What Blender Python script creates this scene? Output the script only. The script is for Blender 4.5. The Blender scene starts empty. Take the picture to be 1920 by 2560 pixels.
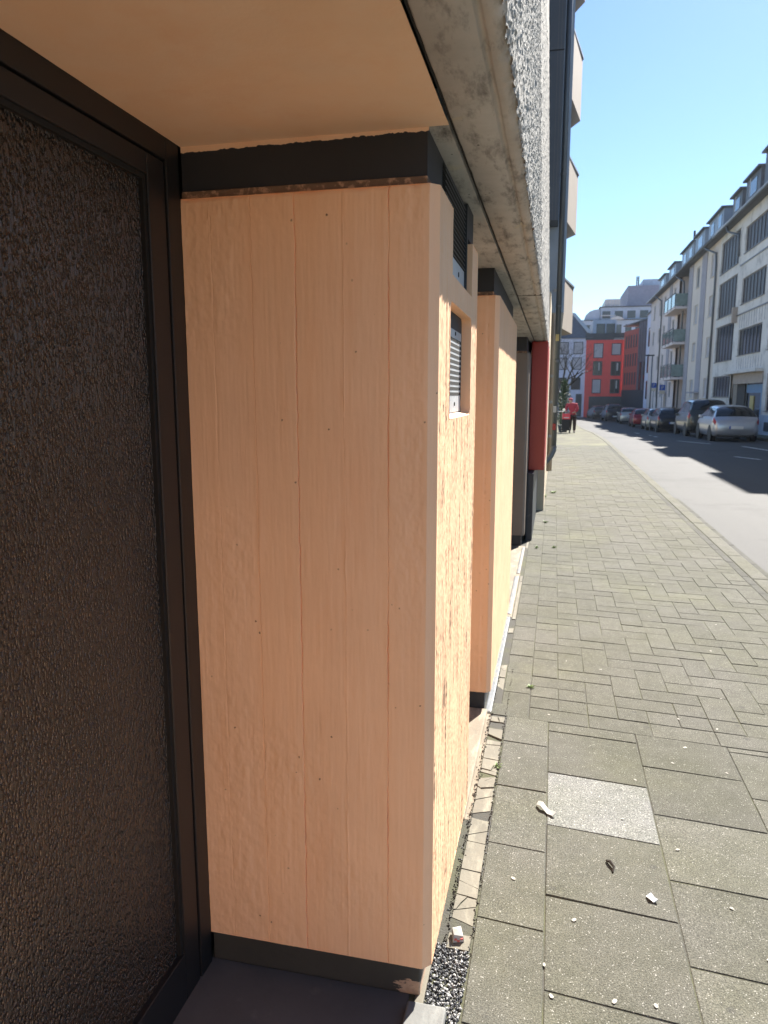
import bpy, bmesh, math, random
import numpy as np
from mathutils import Vector, Matrix, Quaternion
random.seed(7); rng = np.random.default_rng(7)
S = bpy.context.scene
COL = S.collection

# ------------------------------------------------------------------ camera
cd = bpy.data.cameras.new('camera'); cam = bpy.data.objects.new('camera', cd); COL.objects.link(cam)
cam.location = (0, 0, 1.65)
cam.rotation_euler = (math.radians(90) - math.atan2(293, 1818), 0, math.atan2(427, math.hypot(1818, 293)))
cd.sensor_fit = 'VERTICAL'; cd.sensor_height = 9.8; cd.sensor_width = 7.35
cd.lens = 1818 / 2560 * 9.8
cd.clip_start = 0.05; cd.clip_end = 2000
cd.dof.use_dof = True; cd.dof.focus_distance = 2.3; cd.dof.aperture_fstop = 1.9
S.camera = cam
S.cycles.max_bounces = 14; S.cycles.diffuse_bounces = 9; S.cycles.glossy_bounces = 4

# ------------------------------------------------------------------ sky and sun
SUN = Vector((0.41, 1.0, 0.905)).normalized()
elev = math.asin(SUN.z); azim = math.atan2(SUN.x, SUN.y)
w = bpy.data.worlds.new('World'); S.world = w; w.use_nodes = True
wn = w.node_tree; wn.nodes.clear()
sky = wn.nodes.new('ShaderNodeTexSky'); sky.sky_type = 'NISHITA'; sky.sun_disc = False
sky.sun_elevation = elev; sky.sun_rotation = azim
sky.air_density = 1.0; sky.dust_density = 0.15; sky.ozone_density = 6.0
bg = wn.nodes.new('ShaderNodeBackground'); bg.inputs['Strength'].default_value = 0.050
wo = wn.nodes.new('ShaderNodeOutputWorld')
wn.links.new(sky.outputs[0], bg.inputs['Color']); wn.links.new(bg.outputs[0], wo.inputs[0])
sl = bpy.data.lights.new('sun', 'SUN'); sl.energy = 4.4; sl.angle = math.radians(0.5); sl.color = (1.0, 0.95, 0.88)
so = bpy.data.objects.new('sun', sl); COL.objects.link(so)
so.rotation_euler = SUN.to_track_quat('Z', 'Y').to_euler(); so.location = (4, 10, 12)
S.view_settings.view_transform = 'Standard'; S.view_settings.look = 'None'
S.view_settings.gamma = 1.0; S.view_settings.use_curve_mapping = False
S.view_settings.exposure = 2.0

# ------------------------------------------------------------------ helpers: noise
def _h(ix, iy, s):
    v = np.sin(ix * 127.1 + iy * 311.7 + s * 74.7) * 43758.5453
    return v - np.floor(v)
def vn(x, y, s=0):
    ix = np.floor(x); iy = np.floor(y); fx = x - ix; fy = y - iy
    fx = fx * fx * (3 - 2 * fx); fy = fy * fy * (3 - 2 * fy)
    a = _h(ix, iy, s); b = _h(ix + 1, iy, s); c = _h(ix, iy + 1, s); d = _h(ix + 1, iy + 1, s)
    return (a + (b - a) * fx) * (1 - fy) + (c + (d - c) * fx) * fy
def fbm(x, y, s=0, o=4):
    t = 0; a = .5
    for k in range(o):
        t = t + a * vn(x * 2 ** k, y * 2 ** k, s + k); a *= .5
    return t
def zg(Y):
    return float(np.interp(Y, [28, 36, 46, 55, 70, 85, 200], [0, -.15, -.46, -.68, -.92, -.97, -1.0]))

# ------------------------------------------------------------------ helpers: materials
class NT:
    def __init__(s, name):
        s.m = bpy.data.materials.new(name); s.m.use_nodes = True; s.t = s.m.node_tree
        s.b = s.t.nodes['Principled BSDF']; s.pos = None
    def n(s, typ, **kw):
        nd = s.t.nodes.new('ShaderNode' + typ)
        for k, v in kw.items():
            if k in nd.inputs: nd.inputs[k].default_value = v
            else: setattr(nd, k, v)
        return nd
    def l(s, a, b): s.t.links.new(a, b)
    def P(s, scale=(1, 1, 1)):
        if s.pos is None: s.pos = s.n('NewGeometry')
        mp = s.n('Mapping'); mp.inputs['Scale'].default_value = scale
        s.l(s.pos.outputs['Position'], mp.inputs['Vector']); return mp.outputs[0]
    def noise(s, scale, detail=4, rough=.55, st=(1, 1, 1)):
        nd = s.n('TexNoise'); nd.inputs['Scale'].default_value = scale; nd.inputs['Detail'].default_value = detail
        nd.inputs['Roughness'].default_value = rough
        s.l(s.P(st), nd.inputs['Vector']); return nd.outputs['Fac']
    def ramp(s, src, a, b, c0=(0, 0, 0, 1), c1=(1, 1, 1, 1)):
        r = s.n('ValToRGB'); r.color_ramp.elements[0].position = a; r.color_ramp.elements[1].position = b
        r.color_ramp.elements[0].color = c0; r.color_ramp.elements[1].color = c1
        s.l(src, r.inputs[0]); return r.outputs[0]
    def mix(s, fac, a, b, mode='MIX'):
        m = s.n('MixRGB'); m.blend_type = mode
        for i, v in ((0, fac), (1, a), (2, b)):
            if hasattr(v, 'is_linked'): s.l(v, m.inputs[i])
            elif i == 0: m.inputs[0].default_value = v
            else: m.inputs[i].default_value = (*v, 1) if len(v) == 3 else v
        return m.outputs[0]
    def col(s, src): s.l(src, s.b.inputs['Base Color'])
    def bump(s, src, strength=.5, dist=.01, prev=None):
        b = s.n('Bump'); b.inputs['Strength'].default_value = strength; b.inputs['Distance'].default_value = dist
        s.l(src, b.inputs['Height'])
        if prev: s.l(prev, b.inputs['Normal'])
        s.l(b.outputs[0], s.b.inputs['Normal']); return b.outputs[0]

def rgb(r, g, b):
    f = lambda c: (c / 255) / 12.92 if c / 255 <= .04045 else ((c / 255 + .055) / 1.055) ** 2.4
    return (f(r), f(g), f(b))
def mat(name, base, rough=.8, metal=0., var=.12, vs=2.5, st=(1, 1, 1), dirt=None, bump=None, spec=.5, rnd=0., coat=0.):
    N = NT(name); N.b.inputs['Roughness'].default_value = rough; N.b.inputs['Metallic'].default_value = metal
    N.b.inputs['Specular IOR Level'].default_value = spec; N.b.inputs['Coat Weight'].default_value = coat
    lo = tuple(c * (1 - var) for c in base); hi = tuple(min(1, c * (1 + var)) for c in base)
    f = N.ramp(N.noise(vs, 6, .6, st), .3, .7)
    c = N.mix(f, lo, hi)
    if dirt:
        dc, ds, a, b = dirt
        c = N.mix(N.ramp(N.noise(ds, 8, .65), a, b), c, dc)
    if rnd:
        oi = N.n('ObjectInfo'); hs = N.n('HueSaturation')
        ma = N.n('MapRange'); ma.inputs['To Min'].default_value = 1 - rnd; ma.inputs['To Max'].default_value = 1 + rnd
        N.l(oi.outputs['Random'], ma.inputs['Value']); N.l(ma.outputs[0], hs.inputs['Value']); N.l(c, hs.inputs['Color']); c = hs.outputs[0]
    N.col(c)
    if bump: N.bump(N.noise(bump[0], 6, .65), bump[1], bump[2])
    return N.m

M = {}
# painted board-marked concrete
def peach(name, base, pits=True):
    N = NT(name); N.b.inputs['Roughness'].default_value = .6; N.b.inputs['Specular IOR Level'].default_value = .3
    f = N.ramp(N.noise(2.2, 5, .6), .3, .7)
    c = N.mix(f, tuple(v * .94 for v in base), tuple(v * 1.05 for v in base))
    f2 = N.ramp(N.noise(7, 6, .7, (1, 1, .25)), .52, .85)
    c = N.mix(f2, c, tuple(v * k for v, k in zip(base, (.95, .86, .80))))
    fb = N.ramp(N.noise(1., 3, .6, (11, 11, .12)), .35, .65)
    c = N.mix(fb, N.mix(1., c, (1., .955, .90), 'MULTIPLY'), c)  # vertical board tints, with the lens-flare colour cast painted in
    c = N.mix(N.ramp(N.noise(1.6, 6, .7, (1, 1, .5)), .60, .85, (0, 0, 0, 1), (.35, .35, .35, 1)), c, tuple(v * .72 for v in base))
    if pits:
        v = N.n('TexVoronoi'); v.inputs['Scale'].default_value = 21; v.feature = 'F1'
        pn = N.n('TexNoise'); pn.inputs['Scale'].default_value = 160; N.l(N.P(), pn.inputs['Vector'])
        pa = N.n('VectorMath'); pa.operation = 'MULTIPLY_ADD'; N.l(pn.outputs['Color'], pa.inputs[0]); pa.inputs[1].default_value = (.004, .004, .006); N.l(N.P(), pa.inputs[2]); N.l(pa.outputs[0], v.inputs['Vector'])
        sel = N.ramp(N.noise(5.0, 2), .44, .60)
        p = N.ramp(v.outputs['Distance'], .035, .075, (1, 1, 1, 1), (0, 0, 0, 1))
        pm = N.mix(1.0, sel, p, 'MULTIPLY')
        c = N.mix(pm, c, (.16, .085, .05))
    N.col(c)
    n1 = N.bump(N.noise(160, 4, .6, (1, 1, .12)), .35, .0012)
    N.bump(N.noise(40, 5, .6, (1, 1, .6)), .35, .002, n1)
    return N.m
PEACH = (.85, .54, .335)
M['peach'] = peach('peach_painted_concrete', PEACH)
M['peach_ceiling'] = peach('peach_painted_ceiling', (.84, .61, .43), False)
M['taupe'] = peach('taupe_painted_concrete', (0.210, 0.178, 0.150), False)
M['ledge'] = mat('dirty_brown_ledge', (.16, .10, .065), .9, dirt=((.45, .28, .18), 40, .5, .62), bump=(60, .6, .006))
M['black_paint'] = mat('black_blue_paint', (.018, .022, .028), .55, var=.2, bump=(30, .2, .003))
def skirt():
    N = NT('dark_skirting_peeling'); N.b.inputs['Roughness'].default_value = .6
    base = N.mix(N.noise(6, 5), (.03, .032, .03), (.05, .05, .045))
    sp = N.n('SeparateXYZ'); N.l(N.pos.outputs['Position'], sp.inputs[0])
    m1 = N.n('MapRange'); m1.inputs['From Min'].default_value = -.46; m1.inputs['From Max'].default_value = -.34
    N.l(sp.outputs['X'], m1.inputs['Value'])
    m2 = N.n('MapRange'); m2.inputs['From Min'].default_value = .085; m2.inputs['From Max'].default_value = .03
    N.l(sp.outputs['Z'], m2.inputs['Value'])
    k = N.mix(1., m1.outputs[0], m2.outputs[0], 'MULTIPLY')
    k = N.mix(1., k, N.noise(28, 6, .7, (.8, .8, 2)), 'MULTIPLY')
    c = N.mix(N.ramp(k, .36, .39), base, N.mix(N.noise(90, 3), (.30, .20, .14), (.52, .38, .27)))
    N.col(c); N.bump(N.noise(60, 5), .3, .004); return N.m
M['skirting'] = skirt()
def concrete(name, base, stain, spots=True, joints=False):
    N = NT(name); N.b.inputs['Roughness'].default_value = .85
    c = N.mix(N.ramp(N.noise(3, 8, .65), .3, .7), tuple(v * .8 for v in base), tuple(v * 1.15 for v in base))
    c = N.mix(N.ramp(N.noise(8, 8, .72, (2.2, .6, 1)), .50, .70), c, stain)
    if spots:
        v = N.n('TexVoronoi'); v.inputs['Scale'].default_value = 7; N.l(N.P(), v.inputs['Vector'])
        vv = N.mix(.5, v.outputs['Distance'], N.noise(30, 3), 'ADD')
        sel = N.ramp(N.noise(4, 2), .5, .6)
        c = N.mix(N.mix(1., sel, N.ramp(vv, .36, .42, (.75, .75, .75, 1), (0, 0, 0, 1)), 'MULTIPLY'), c, (.50, .47, .36))
        v2 = N.n('TexVoronoi'); v2.inputs['Scale'].default_value = 42; N.l(N.P((1, .7, 1)), v2.inputs['Vector'])
        s2 = N.ramp(N.noise(5, 2), .55, .66)
        c = N.mix(N.mix(1., s2, N.ramp(v2.outputs['Distance'], .10, .16, (1, 1, 1, 1), (0, 0, 0, 1)), 'MULTIPLY'), c, (.05, .047, .04))
    N.col(c)
    n1 = N.bump(N.noise(120, 5), .4, .002); N.bump(N.noise(14, 5), .3, .01, n1); return N.m
M['soffit'] = concrete('grey_cast_concrete', (.43, .43, .415), (.10, .10, .095))
M['step'] = concrete('light_concrete_step', (0.156, 0.156, 0.145), (.24, .24, .22), False)
M['sill_concrete'] = concrete('tan_concrete_ledge', (0.210, 0.172, 0.122), (.36, .30, .22), False)
M['mortar'] = concrete('pale_cracked_mortar', (0.161, 0.145, 0.109), (.26, .24, .18), False)
M['joint'] = mat('dark_joint', (.025, .026, .026), .9)
def plaster():
    N = NT('rough_sprayed_plaster'); N.b.inputs['Roughness'].default_value = .95; N.b.inputs['Specular IOR Level'].default_value = .15
    c = N.mix(N.ramp(N.noise(90, 4, .6), .3, .7), (.27, .26, .235), (.45, .435, .40))
    c = N.mix(N.ramp(N.noise(1.2, 4), .4, .75), c, (.31, .295, .265)); N.col(c)
    N.bump(N.noise(150, 4, .6), .6, .006); return N.m
M['plaster'] = plaster()
M['back_wall'] = mat('dark_recess_wall', (.05, .045, .04), .8)
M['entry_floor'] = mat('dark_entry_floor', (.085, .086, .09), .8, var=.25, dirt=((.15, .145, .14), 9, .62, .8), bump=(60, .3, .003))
M['frame'] = mat('dark_bronze_frame', (.006, .006, .0075), .5, .0, var=.1, spec=.6)
M['seam'] = mat('black_seal', (.004, .004, .004), .7)
def glass_panel():
    N = NT('woven_relief_glass'); N.b.inputs['Roughness'].default_value = .26; N.b.inputs['Specular IOR Level'].default_value = .8
    v = N.n('TexVoronoi'); v.inputs['Scale'].default_value = 1.; v.feature = 'F1'; dn = N.n('TexNoise'); dn.inputs['Scale'].default_value = 90; N.l(N.P(), dn.inputs['Vector'])
    va = N.n('VectorMath'); va.operation = 'MULTIPLY_ADD'; N.l(dn.outputs['Color'], va.inputs[0]); va.inputs[1].default_value = (.9, .9, .9); N.l(N.P((60, 165, 88)), va.inputs[2]); N.l(va.outputs[0], v.inputs['Vector'])
    g = N.ramp(v.outputs['Distance'], .22, .62)
    h = N.mix(.5, g, N.noise(1, 4, .6, (60, 230, 30)), 'MIX')
    cc = N.mix(g, (.003, .0025, .0025), (.052, .032, .020)); N.col(N.mix(N.ramp(N.noise(2.3, 6, .65), .38, .72, (0, 0, 0, 1), (.75, .75, .75, 1)), cc, N.mix(1., cc, (.35, .34, .36), 'MULTIPLY')))
    N.bump(h, 1.0, .009); return N.m
M['relief_glass'] = glass_panel()
M['vent'] = mat('dark_vent_metal', (.035, .042, .05), .45, .3)
M['galv'] = mat('weathered_galvanised_plate', (.52, .54, .55), .5, .35, var=.2, vs=14, st=(1, 1, .2), dirt=((.25, .25, .24), 30, .6, .8))
M['slot'] = mat('slot_black', (.02, .02, .018), .8)
M['red_sign'] = mat('red_enamel', (.33, .024, .014), .4, var=.05)
M['navy'] = mat('dark_navy_panel', (.012, .022, .034), .45, dirt=((.06, .07, .08), 20, .6, .75))
M['bitumen'] = mat('blue_grey_flashing', (.10, .11, .12), .55, dirt=((.17, .155, .125), 12, .5, .6), bump=(30, .5, .01))

# paving
def paving(name, base, moss=.25, speck=.5, rnd=.12, grain=220):
    N = NT(name); N.b.inputs['Roughness'].default_value = .9; N.b.inputs['Specular IOR Level'].default_value = .2
    c = N.mix(N.ramp(N.noise(grain, 3, .6), .35, .68), tuple(v * .5 for v in base), tuple(v * 1.38 for v in base))
    c = N.mix(N.ramp(N.noise(11, 7, .7), .38, .68, (0, 0, 0, 1), (.7, .7, .7, 1)), c, N.mix(1., c, (.70, .71, .68), 'MULTIPLY'))
    c = N.mix(N.ramp(N.noise(1.7, 6, .6), .35, .75), c, N.mix(1., c, (.80, .82, .68), 'MULTIPLY'))
    v = N.n('TexVoronoi'); v.inputs['Scale'].default_value = 120; N.l(N.P(), v.inputs['Vector'])
    c = N.mix(N.mix(1., N.ramp(v.outputs['Distance'], .16, .26, (speck,) * 3 + (1,), (0, 0, 0, 1)), N.ramp(N.noise(40, 2), .45, .6), 'MULTIPLY'), c, (.62, .60, .54))
    c = N.mix(N.ramp(N.noise(.9, 5, .6), .53, .8, (0, 0, 0, 1), (moss,) * 3 + (1,)), c, (.20, .205, .085))
    gv = N.n('TexVoronoi'); gv.inputs['Scale'].default_value = 6.5; N.l(N.P(), gv.inputs['Vector'])
    c = N.mix(N.mix(1., N.ramp(gv.outputs['Distance'], .08, .11, (.45, .45, .45, 1), (0, 0, 0, 1)), N.ramp(N.noise(2.2, 2), .48, .52), 'MULTIPLY'), c, (.05, .05, .047))
    c = N.mix(N.ramp(N.noise(.55, 7, .7), .5, .72, (0, 0, 0, 1), (.4, .4, .4, 1)), c, N.mix(1., c, (1.35, 1.32, 1.25), 'MULTIPLY'))
    # dark damp blotches
    c = N.mix(N.ramp(N.noise(5, 7, .7), .58, .85, (0, 0, 0, 1), (.35, .35, .35, 1)), c, tuple(q * .6 for q in base))
    oi = N.n('ObjectInfo'); hs = N.n('HueSaturation'); ma = N.n('MapRange')
    ma.inputs['To Min'].default_value = 1 - rnd; ma.inputs['To Max'].default_value = 1 + rnd
    N.l(oi.outputs['Random'], ma.inputs['Value']); N.l(ma.outputs[0], hs.inputs['Value']); N.l(c, hs.inputs['Color'])
    N.col(hs.outputs[0])
    n1 = N.bump(N.noise(grain, 4, .7), .7, .004); N.bump(N.noise(25, 4), .25, .006, n1); return N.m
M['slab'] = paving('grey_concrete_slab', (.128, .124, .104), .20, .5, .12)
M['slab_pale'] = paving('pale_granite_slab', (0.211, 0.211, 0.206), .02, .95, .02, 150)
M['paver'] = paving('grey_herringbone_paver', (.122, .118, .099), .25, .35, .07)
M['kerb'] = paving('pale_kerb_stone', (0.139, 0.134, 0.113), .2, .3, .06)
M['kerb_dark'] = paving('dark_edge_paver', (0.090, 0.088, 0.079), .2, .3, .08)
def joint_fill():
    N = NT('mossy_joint_sand'); N.b.inputs['Roughness'].default_value = .95
    c = N.mix(N.ramp(N.noise(2.2, 5, .6), .42, .58), (.060, .057, .047), (.075, .076, .038))
    N.col(c); N.bump(N.noise(150, 3), .6, .006); return N.m
M['joint_fill'] = joint_fill()
def far_pav():
    N = NT('far_paving'); N.b.inputs['Roughness'].default_value = .9; N.b.inputs['Specular IOR Level'].default_value = .1
    b = N.n('TexBrick'); b.inputs['Scale'].default_value = 1.; b.inputs['Brick Width'].default_value = .3; b.inputs['Row Height'].default_value = .15
    b.inputs['Mortar Size'].default_value = .004; b.inputs['Color1'].default_value = (.128, .121, .097, 1); b.inputs['Color2'].default_value = (.112, .107, .086, 1)
    b.inputs['Mortar'].default_value = (.06, .06, .04, 1); N.l(N.P(), b.inputs['Vector'])
    c = N.mix(N.ramp(N.noise(1.1, 5, .6), .4, .8), b.outputs[0], (.20, .20, .12)); N.col(c); return N.m
M['far_pav'] = far_pav()
def asphalt():
    N = NT('worn_asphalt'); N.b.inputs['Roughness'].default_value = .8; N.b.inputs['Specular IOR Level'].default_value = .22
    c = N.mix(N.ramp(N.noise(90, 4), .3, .7), (.045, .045, .045), (.08, .08, .077))
    c = N.mix(N.ramp(N.noise(.8, 6, .6, (2.5, .25, 1)), .4, .7), c, (.068, .067, .065))
    c = N.mix(N.ramp(N.noise(.35, 8, .7), .52, .6), c, N.mix(1., c, (.78, .78, .78), 'MULTIPLY'))
    N.col(c); N.bump(N.noise(160, 3), .5, .006); return N.m
M['asphalt'] = asphalt()
M['ground'] = mat('bare_ground', (.16, .15, .12), .95)
M['pale_streak'] = mat('pale_road_streak', (.55, .55, .52), .8, dirt=((.2, .2, .2), 14, .5, .7))

# facades
M['white_render'] = mat('dirty_white_render', (0.672, 0.640, 0.592), .9, var=.1, vs=.6, dirt=((.30, .29, .27), 1.3, .5, .8))
M['cream_render'] = mat('cream_render', (0.696, 0.616, 0.536), .9, var=.06, vs=.5)
M['pink_render'] = mat('pale_pink_grey_render', (0.700, 0.616, 0.588), .9, var=.06, vs=.5)
M['grey_render'] = mat('grey_lilac_render', (0.360, 0.345, 0.375), .9)
M['brown_shade'] = mat('loggia_brown', (0.420, 0.350, 0.294), .9)
M['window_glass'] = mat('dark_window_glass', (.02, .026, .032), .12, var=.3, vs=.8, spec=.6)
M['brown_glass'] = mat('brown_blind_glass', (.04, .031, .031), .5, var=.3, vs=.8)
M['alu'] = mat('grey_aluminium', (.13, .12, .125), .45, .3)
M['white_frame'] = mat('white_window_frame', (.55, .55, .55), .6)
M['blind'] = mat('pale_roller_blind', (.48, .45, .47), .7)
M['slate'] = mat('slate_roof', (.10, .11, .125), .6, var=.2, vs=4)
M['zinc'] = mat('zinc_sheet', (.22, .26, .31), .5, .3, var=.1)
M['gutter'] = mat('dark_zinc_gutter', (.13, .14, .15), .5, .3)
M['glass_green'] = mat('greenish_balcony_glass', (.22, .28, .26), .15, var=.2)
M['beige_wall'] = mat('beige_render', (.52, .43, .30), .9, var=.06)
M['balcony'] = mat('beige_grey_balcony', (0.329, 0.280, 0.231), .9, var=.05)
M['cladding'] = mat('slate_blue_metal', (0.072, 0.088, 0.111), .4, .3, var=.06)
M['pipe_grey'] = mat('grey_pipe', (.11, .13, .15), .4, .4, var=.1)
M['pipe_beige'] = mat('beige_pipe', (.50, .40, .30), .5)
M['red_render'] = mat('bright_red_render', (.86, .10, .085), .85, var=.05)
M['darkred_render'] = mat('dull_red_render', (0.450, 0.105, 0.083), .9, var=.08)
M['purple_clad'] = mat('purple_grey_cladding', (.15, .13, .15), .6, .2)
M['lilac_render'] = mat('pale_lilac_render', (0.690, 0.690, 0.810), .9, var=.05)
M['anthracite'] = mat('anthracite', (.045, .055, .065), .6)
M['far_grey'] = mat('far_grey_render', (.36, .43, .52), .9)
M['far_violet'] = mat('far_violet_panel', (.25, .26, .34), .9)
M['shop_blue'] = mat('blue_shop_film', (.02, .16, .34), .35)
M['poster'] = mat('yellow_poster', (.55, .42, .16), .7)
# small things
M['rubber'] = mat('tyre_rubber', (.012, .012, .013), .8)
M['rim'] = mat('alloy_rim', (.35, .35, .36), .4, .7)
M['car_glass'] = mat('car_glass', (.012, .016, .02), .08, spec=.7)
M['lamp_red'] = mat('tail_lamp_red', (.38, .012, .012), .25)
M['plate'] = mat('number_plate', (.65, .65, .62), .5)
M['plate_blue'] = mat('plate_blue_band', (.02, .07, .4), .5)
M['trim'] = mat('black_trim', (.015, .015, .016), .6)
M['bark'] = mat('grey_bark', (.055, .048, .04), .95)
M['leaf'] = mat('evergreen_leaf', (.045, .085, .022), .6, var=.45, vs=6)
M['weed'] = mat('weed_leaf', (.12, .20, .03), .6, var=.3, vs=40)
M['paper'] = mat('white_paper', (0.432, 0.420, 0.384), .8)
M['petal'] = mat('pale_petal', (.33, .31, .265), .8)
M['packet_red'] = mat('packet_red_print', (.60, .12, .10), .6)
M['twig'] = mat('dark_twig', (.03, .022, .015), .9)
M['sign_blue'] = mat('parking_blue', (.02, .09, .42), .5)
M['sign_white'] = mat('sign_white', (0.490, 0.490, 0.476), .6)
M['sign_cream'] = mat('sign_plate_cream', (.62, .55, .44), .6)
M['pole'] = mat('galvanised_pole', (.22, .23, .24), .5, .5)
M['black_cloth'] = mat('black_cloth', (.02, .019, .02), .9)
M['brown_cloth'] = mat('dark_brown_trousers', (.035, .02, .018), .9)
M['red_cloth'] = mat('crimson_jacket', (.42, .035, .055), .85)
M['red_bag'] = mat('bright_red_bag', (.65, .05, .07), .6)
M['skin'] = mat('skin', (.50, .30, .22), .6)
M['chrome'] = mat('chrome', (.7, .7, .7), .15, 1.)
def carpaint(name, c, met=.6, r=.28):
    m = mat(name, c, r, met, var=.02, coat=.6); return m

# ------------------------------------------------------------------ helpers: mesh
class MB:
    def __init__(s): s.v = []; s.f = []
    def add(s, vs, fs):
        o = len(s.v); s.v += [tuple(p) for p in vs]; s.f += [tuple(i + o for i in q) for q in fs]; return s
    def box(s, x0, x1, y0, y1, z0, z1):
        return s.add([(x0, y0, z0), (x1, y0, z0), (x1, y1, z0), (x0, y1, z0), (x0, y0, z1), (x1, y0, z1), (x1, y1, z1), (x0, y1, z1)],
                     [(0, 3, 2, 1), (4, 5, 6, 7), (0, 1, 5, 4), (1, 2, 6, 5), (2, 3, 7, 6), (3, 0, 4, 7)])
    def prism(s, poly, z0, z1):
        n = len(poly)
        return s.add([(x, y, z0) for x, y in poly] + [(x, y, z1) for x, y in poly],
                     [tuple(range(n))[::-1], tuple(range(n, 2 * n))] + [(i, (i + 1) % n, (i + 1) % n + n, i + n) for i in range(n)])
    def prismY(s, poly, y0, y1):
        n = len(poly)
        return s.add([(x, y0, z) for x, z in poly] + [(x, y1, z) for x, z in poly],
                     [tuple(range(n)), tuple(range(n, 2 * n))[::-1]] + [(i, i + n, (i + 1) % n + n, (i + 1) % n) for i in range(n)])
    def tube(s, path, r, n=8, cap=True):
        path = [Vector(p) for p in path]; rs = r if isinstance(r, (list, tuple)) else [r] * len(path)
        base = len(s.v); ref = None
        for i, p in enumerate(path):
            d = (path[min(i + 1, len(path) - 1)] - path[max(i - 1, 0)]).normalized()
            if ref is None:
                ref = d.orthogonal().normalized()
            else:
                ref = (ref - d * ref.dot(d));
                ref = ref.normalized() if ref.length > 1e-6 else d.orthogonal().normalized()
            b = d.cross(ref)
            for k in range(n):
                a = 2 * math.pi * k / n
                s.v.append(tuple(p + (ref * math.cos(a) + b * math.sin(a)) * rs[i]))
        for i in range(len(path) - 1):
            for k in range(n):
                a = base + i * n + k; c = base + i * n + (k + 1) % n
                s.f.append((a, c, c + n, a + n))
        if cap:
            s.f.append(tuple(range(base, base + n))[::-1]); e = base + (len(path) - 1) * n
            s.f.append(tuple(range(e, e + n)))
        return s
    def mesh(s, name, m, smooth=False):
        me = bpy.data.meshes.new(name); me.from_pydata(s.v, [], s.f); me.update()
        if m: me.materials.append(M[m] if isinstance(m, str) else m)
        if smooth:
            for p in me.polygons: p.use_smooth = True
        return me

# static things: meshes in world coordinates; a part's location cancels its ancestors' offsets, so parents other than the root sit at zero offset
def part(name, mb, m, parent, smooth=False, bevel=0):
    me = mb if isinstance(mb, bpy.types.Mesh) else mb.mesh(name, m, smooth)
    o = bpy.data.objects.new(name, me); COL.objects.link(o); o.parent = parent
    if parent.parent is None: o.location = tuple(-c for c in parent.location)
    if bevel:
        b = o.modifiers.new('bevel', 'BEVEL'); b.width = bevel; b.segments = 2; b.limit_method = 'ANGLE'
    return o
def empty(name, loc, label=None, cat=None, group=None, rz=0):
    o = bpy.data.objects.new(name, None); COL.objects.link(o); o.location = loc; o.rotation_euler = (0, 0, rz); o.empty_display_size = .2
    tag(o, label, cat, group); return o
def tag(o, label=None, cat=None, group=None, kind=None):
    if label: o['label'] = label
    if cat: o['category'] = cat
    if group: o['group'] = group
    if kind: o['kind'] = kind
    return o
def single(name, mb, m, label, cat, group=None, smooth=False, bevel=0):
    o = bpy.data.objects.new(name, mb.mesh(name, m, smooth)); COL.objects.link(o)
    if bevel:
        b = o.modifiers.new('bevel', 'BEVEL'); b.width = bevel; b.segments = 2; b.limit_method = 'ANGLE'
    return tag(o, label, cat, group)
def struct(name, mb, m, smooth=False):
    o = bpy.data.objects.new(name, mb.mesh(name, m, smooth)); COL.objects.link(o); o['kind'] = 'structure'; return o
def grid(A, keep=None):
    """A: (n,m,3) array of points -> MB of quads"""
    n, m, _ = A.shape; mb = MB(); mb.v = [tuple(p) for p in A.reshape(-1, 3).tolist()]
    i, j = np.meshgrid(np.arange(n - 1), np.arange(m - 1), indexing='ij')
    q = np.stack([i * m + j, (i + 1) * m + j, (i + 1) * m + j + 1, i * m + j + 1], -1)
    if keep is not None: q = q[keep]
    mb.f = [tuple(t) for t in q.reshape(-1, 4).tolist()]
    return mb

# ================================================================== GROUND, ROAD, PAVEMENT
ys = [-60, -20, 0, 16, 28, 32, 36, 41, 46, 50, 55, 62, 70, 78, 85, 110, 160, 260, 900]
def sheet(x0, x1, y0, y1, dz, xs=None):
    yy = [y0] + [y for y in ys if y0 < y < y1] + [y1]
    xx = xs or [x0, x1]
    return grid(np.array([[(x, y, zg(y) + dz) for y in yy] for x in xx]))
struct('ground', sheet(-700, 700, -60, 900, -.35), 'ground')
road = struct('road', sheet(1.93, 8.08, -30, 140, -.09), 'asphalt')
pave = struct('pavement', sheet(-.95, 1.93, -3, 25.0, -.0038), 'joint_fill')
farp = struct('far_pavement', sheet(-8, 1.80, 25.0, 140, -.004), 'far_pav')
rs = struct('opposite_pavement', sheet(8.20, 9.3, -30, 100, .02), 'far_pav')
for k in range(0, 120):
    y0 = -20 + k * 1.0
    mb = MB(); z = zg(y0 + .5); mb.box(8.08, 8.2, y0 + .003, y0 + .997, z - .2, z + .022); part('kerb_stone', mb, 'kerb', rs)

# slabs in front of the entrance (near part of the pavement), 0.41 m module
def chamf(x0, x1, y0, y1, zt, skew=-.10, c=.004, zb=-.05):
    """one paving unit, top edges chamfered, sheared along X"""
    f = lambda x, y, z: (x, y + skew * x, z)
    mb = MB()
    mb.v = [f(x0, y0, zb), f(x1, y0, zb), f(x1, y1, zb), f(x0, y1, zb),
            f(x0, y0, zt - c), f(x1, y0, zt - c), f(x1, y1, zt - c), f(x0, y1, zt - c),
            f(x0 + c, y0 + c, zt), f(x1 - c, y0 + c, zt), f(x1 - c, y1 - c, zt), f(x0 + c, y1 - c, zt)]
    mb.f = [(8, 9, 10, 11)] + [(i, (i + 1) % 4, (i + 1) % 4 + 4, i + 4) for i in range(4)] + [(i + 4, (i + 1) % 4 + 4, (i + 1) % 4 + 8, i + 8) for i in range(4)]
    return mb
EDGE = 3.60
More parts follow.
